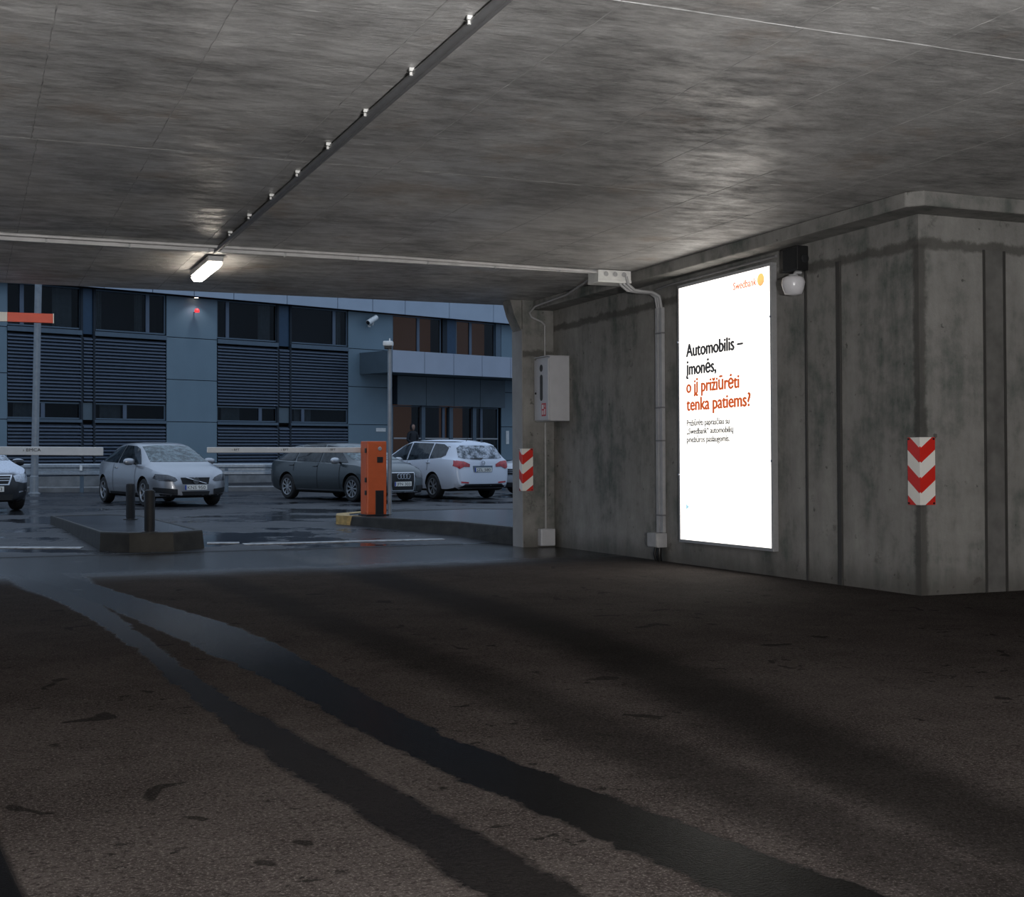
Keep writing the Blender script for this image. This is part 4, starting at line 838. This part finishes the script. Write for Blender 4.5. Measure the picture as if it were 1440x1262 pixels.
# =================================================================== CHEVRON BOARDS
def chevron(M, lx, ly, label, sx=1):
    t_ = thing('chevron_board', M, label, 'corner guard')
    for nm, a in (('left_plate', (-.012, -.002, -.014, ly)), ('right_plate', (-.014, lx, -.012, -.002))):
        b = BM(); b.box(a[0], a[1], a[2], a[3], 0, .6, .002); b.done(nm, M_chev, t_)
    for x, y, z in ((-.014, ly-.02, .585), (-.014, ly-.02, .015), (lx-.02, -.014, .585), (lx-.02, -.014, .015)):
        b = BM(); ax = Matrix.Rotation(-math.pi/2, 4, 'Y') if y > 0 else Matrix.Rotation(math.pi/2, 4, 'X')
        b.lathe([(.009, 0), (.009, .006)], 10, Matrix.Translation((x, y, z)) @ ax); b.done('screw', M_black, t_)
chevron(at(G, 0, 0, .80), .155, .155, 'red and white chevron board wrapped on the near wall corner at the right')
chevron(at(G, -.499, 7.818, .80), .155, .10, 'red and white striped corner board on the end pier by the exit')

# =================================================================== CABINET, CONDUITS, BOXES
cb = thing('fire_hose_cabinet', at(G, 0, 7.55, 1.78), 'light grey fire hose cabinet on the wall beside the end pier', 'cabinet')
b = BM(); b.box(-.30, 0, -.245, .245, 0, .9, .008); b.done('body', M_cab, cb)
b = BM(); b.box(-.33, -.303, -.245, .235, .015, .87, .005); dr = b.done('door', M_cab, cb)
RY = Matrix.Rotation(-math.pi/2, 4, 'Y')
b = BM(); b.lathe([(.05, 0), (.05, .004)], 24, Matrix.Translation((-.33, -.02, .745)) @ RY @ Matrix.Scale(1.0, 4, (1, 0, 0))); b.done('round_window', M_cabd, dr)
pts = [(.045*math.cos(a), .14+.045*math.sin(a)) for a in np.linspace(0, math.pi, 9)]+[(.045*math.cos(a), -.14+.045*math.sin(a)) for a in np.linspace(math.pi, 2*math.pi, 9)]
b = BM(); b.prism(pts, 0, .004, M=Matrix.Translation((-.33, -.02, .47)) @ Matrix(((0, 0, -1, 0), (-1, 0, 0, 0), (0, 1, 0, 0), (0, 0, 0, 1)))); b.done('slot_window', M_cabd, dr)
b = BM(); b.box(-.334, -.33, -.17, -.03, .07, .25, .0); sg = b.done('fire_sign', M_red, dr)
for y0, y1, z0, z1 in ((-.155, -.125, .09, .17), (-.15, -.135, .19, .23), (-.10, -.05, .17, .23), (-.10, -.085, .09, .15), (-.07, -.05, .09, .15)):
    b = BM(); b.box(-.3355, -.334, y0, y1, z0, z1); b.done('sign_symbol', M_white, sg)
b = BM(); b.lathe([(.016, 0), (.016, .012), (.01, .015)], 12, Matrix.Translation((-.33, .17, .40)) @ RY); b.done('lock', M_black, dr)
b = BM(); b.box(-.335, 0, -.25, .25, .9, .912, .003); b.done('top_lip', M_cab, cb)
# thin conduit down the pier face with a box at its foot
def conduit(name, P, r, mat, label, cat='conduit', clips=0, clipmat=None, group=None, clip_dir=(0, 1, 0)):
    o0 = Vector(P[0]); t_ = thing(name, G @ Matrix.Translation(o0), label, cat, group)
    Q = [Vector(p)-o0 for p in P]; b = BM(); b.tube(Q, r, 10); b.done('pipe', mat, t_, smooth=50)
    return t_
PX_ = 7.83
conduit('conduit', [(-.15, PX_-.02, 3.16), (-.15, PX_-.02, 2.70)], .013, M_pvc, 'short thin grey conduit running down to the top of the hose cabinet')
conduit('conduit', [(-.15, PX_-.02, 1.77), (-.15, PX_-.02, .26)], .014, M_pvc, 'thin grey conduit below the hose cabinet, down to the floor box')
conduit('conduit', [(-.75, 5.06, 3.44), (-.45, 6.4, 3.42), (-.36, 7.66, 3.41), (-.40, 7.78, 3.33), (-.36, 7.80, 3.27), (-.2, 7.81, 3.21), (-.15, 7.81, 3.165)], .014, M_pvc, 'thin grey cable from the ceiling junction box along the cornice to the end pier')
t_ = thing('junction_box', at(G, -.16, 7.83, .02), 'grey junction box at the foot of the end pier', 'box')
b = BM(); b.box(-.11, .11, -.13, -.002, 0, .24, .01); b.done('body', M_cab, t_); b = BM(); b.box(-.1, .1, -.14, -.13, .01, .23, .004); b.done('lid', M_cab, t_)
# tall trunking left of the poster
tr = thing('cable_trunking', at(G, 0, 4.65, .345), 'twin grey cable trunking running down the wall left of the poster', 'trunking')
for y, w, x in ((.05, .034, .05), (-.035, .036, .045)):
    b = BM(); b.box(-x, -.002, y-w, y+w, 0, 2.72, .005); b.done('channel', M_pvc, tr)
for z in (.2, 1.1, 1.5, 2.4):
    b = BM(); b.box(-.055, -.002, -.075, .088, z, z+.02, .003); b.done('joint_clip', M_pvcd, tr)
# cables curve from the ceiling box to the head of the trunking
for k, (dx, yy) in enumerate(((0, 4.80), (.035, 4.75), (.07, 4.70))):
    P = [(-.52+dx, 4.86-k*.03, 3.43), (-.50+dx, 4.86-k*.03, 3.34), (-.42+dx, 4.84-k*.03, 3.27), (-.28+dx, 4.83-k*.03, 3.255), (-.12, 4.82-k*.03, 3.25), (-.05, yy+.01, 3.2), (-.035, yy, 3.1), (-.03, yy, 3.05)]
    sm = []
    for a_, c_ in zip(P[:-1], P[1:]): sm += [Vector(a_).lerp(Vector(c_), q) for q in (0, .5)]
    sm.append(Vector(P[-1])); b = BM(); Mi = Matrix.Translation((0, -4.65, -.345)) @ Matrix.Translation((0, -.09, 0)); b.tube([Mi @ v for v in sm], .018, 8); b.done('cable', M_pvc, tr, smooth=60)
conduit('conduit', [(-.075, 4.64, 3.285), (-.075, 4.3, 3.30), (-.075, 2.10, 3.31)], .014, M_pvcd, 'grey conduit under the cornice above the poster')
t_ = thing('junction_box', at(G, 0, 4.67, .17), 'small grey box at the foot of the trunking left of the poster', 'box')
b = BM(); b.box(-.14, -.002, -.12, .12, 0, .173, .01); b.done('body', M_pvc, t_); b = BM(); b.box(-.15, -.14, -.11, .11, .01, .17, .003); b.done('lid', M_pvc, t_)
b = BM(); b.tube([(-.06, -.03, 0), (-.07, -.04, -.1), (-.05, -.02, -.165)], .03, 8); b.tube([(-.07, .04, 0), (-.09, .04, -.08), (-.06, .05, -.165)], .02, 8); b.done('cable_tail', M_black, t_, smooth=60)
# ceiling junction box
t_ = thing('junction_box', at(G, -.62, 4.86, CZ-.01), 'wide white junction box on the ceiling where the trunking ends', 'box')
b = BM(); b.box(-.2, .24, -.14, .14, -.13, 0, .008); b.done('body', M_clip, t_); b = BM(); b.box(-.205, .245, -.145, .145, -.15, -.11, .01); b.done('lid', M_clip, t_)
for x in (-.12, .0, .12):
    b = BM(); b.lathe([(.026, 0), (.03, .012), (.018, .016)], 14, Matrix.Translation((x+.02, -.14, -.05)) @ Matrix.Rotation(math.pi/2, 4, 'X')); b.done('knockout', M_pvc, t_)
# ceiling trunking across the slab (two runs)
tr = thing('ceiling_trunking', at(G, -5, 4.86, CZ), 'long pale twin trunking fixed across the ceiling to the junction box', 'trunking')
b = BM(); b.tube([(-9, -.33, -.025), (-2.4, -.28, -.025), (0, -.26, -.025), (1.6, -.26, -.025), (4.0, -.1, -.03), (4.22, -.08, -.04)], .018, 8); b.done('cable', M_pvcl, tr, smooth=50); b = BM(); b.box(-9, 4.22, -.06, -.005, -.05, -.002, .006); b.done('channel', M_pvcl, tr)
k = 0
for x in np.arange(-8.6, 4.2, .82):
    b = BM(); b.box(x, x+.02, -.068, .003, -.056, -.001, .003); b.done('clip', M_pvc, tr)
# black box and white bulkhead lamp right of the poster
t_ = thing('black_sensor_box', at(G, 0, 1.765, 3.10), 'square black box fixed under the cornice right of the poster', 'box')
b = BM(); b.box(-.14, -.002, -.125, .125, 0, .25, .012); b.done('body', M_black, t_); b = BM(); b.lathe([(.045, 0), (.045, .01), (.03, .014)], 16, Matrix.Translation((-.05, -.125, .12)) @ Matrix.Rotation(math.pi/2, 4, 'X')); b.done('round_cover', M_trim, t_)
b = BM(); b.box(-.148, -.14, -.11, .11, .02, .23, .004); b.done('front_cover', M_trim, t_)
t_ = thing('bulkhead_lamp', at(G, 0, 1.74, 2.925), 'unlit white rounded lamp on a short arm under the black box', 'lamp')
b = BM(); b.tube([(-.04, -.02, .165), (-.10, -.02, .162), (-.13, -.02, .12)], .018, 10); b.done('arm', M_pvc, t_, smooth=50)
b = BM(); b.lathe([(.02, -.10), (.085, -.085), (.105, -.03), (.118, .03), (.105, .075), (.06, .095), (.01, .10)], 28, Matrix.Translation((-.13, -.02, .03))); b.done('shade', plain('opal_plastic', (.74, .73, .76), .25, var=.03), t_, smooth=60)
b = BM(); b.lathe([(.045, .11), (.05, .09), (.06, .085)], 20, Matrix.Translation((-.13, -.02, .03))); b.done('collar', M_pvc, t_, smooth=40)

# long dark conduit along the slab
t_ = thing('ceiling_conduit', at(G, -5.32, 4.9, CZ), 'dark grey conduit running along the ceiling towards the lit lamp', 'conduit')
b = BM(); b.tube([(0, 0, -.035), (-.02, -6, -.035), (-.03, -14, -.035)], .024, 12); b.done('pipe', M_pvcd, t_, smooth=50); b = BM(); b.tube([(.045, 0, -.02), (.03, -14, -.02)], .014, 8); b.done('pipe', M_pvcd, t_, smooth=50)
for i in range(14):
    y = -1.14-i*.965; b = BM(); b.box(-.062, -.02, y-.009, y+.009, -.024, -.002, .003); b.tube([(-.05, y, -.03), (-.05, y, -.05)], .01, 6); b.done('clamp', M_clip, t_)
# ceiling lamps: one in view, the same further back
M_diff = emit('lit_diffuser', (1.0, .90, .76), LAMP_E); M_diffb = emit('lit_diffuser_rear', (1.0, .95, .90), LAMP_BACK_E)
def batten(x, y, label, dif, ln=1.25, group='batten lamps on the ceiling'):
    t_ = thing('ceiling_lamp', at(G, x, y, CZ), label, 'lamp')
    b = BM(); b.box(-.085, .085, 0, ln, -.075, -.012, .012); b.done('housing', M_pvc, t_)
    b = BM(); b.prism([(-.07, -.075), (-.075, -.10), (-.045, -.14), (.045, -.14), (.075, -.10), (.07, -.075)], .02, ln-.02, M=Matrix.Rotation(math.pi/2, 4, 'X') @ Matrix.Scale(-1, 4, (0, 0, 1))); b.done('diffuser', dif, t_)
    for yy in (.2, ln-.2):
        b = BM(); b.box(-.04, .04, yy-.03, yy+.03, -.014, 0); b.done('mount', M_pvc, t_)
    return t_
batten(-5.24, 5.28, 'lit batten lamp glowing under the ceiling trunking near the exit', M_diff)
for x, y, lb_ in ((-6.6, -11.5, 'lit batten lamp out of the frame, just behind the camera'), (-1.5, -12.5, 'lit batten lamp out of the frame, behind the camera at the right'), (-11, -12.5, 'lit batten lamp out of the frame, behind the camera at the left'), (-5.3, -18, 'lit batten lamp deep in the garage, farthest behind the camera')):
    batten(x, y, lb_, M_diffb)
t_ = thing('added_fill_light', at(G, -6.6, -10.7, 0), 'added fill light on a tripod behind the camera, out of the frame', 'lamp')  # unseen lamp, added to brighten the ceiling and walls
b = BM(); b.tube([(0, 0, .5), (0, 0, 1.25)], .02, 10); b.done('pole', M_black, t_)
for a in (0, 2.09, 4.19):
    b = BM(); b.tube([(0, 0, .6), (.4*math.cos(a), .4*math.sin(a), .01)], .015, 8); b.done('leg', M_black, t_)
b = BM(); b.box(-.28, .28, -.12, -.02, 1.12, 1.52, .01); b.done('housing', M_black, t_)
fl = D.lights.new('fill_source', 'AREA'); fl.shape = 'RECTANGLE'; fl.size = .5; fl.size_y = .36; fl.energy = FILL_W; fl.color = (1.0, .985, .97)
fo = D.objects.new('fill_source', fl); COL.objects.link(fo); fo.parent = t_; fo.location = (0, .0, 1.32); fo.rotation_euler = (math.radians(90+50), 0, math.radians(6))
print('objects', len(D.objects))
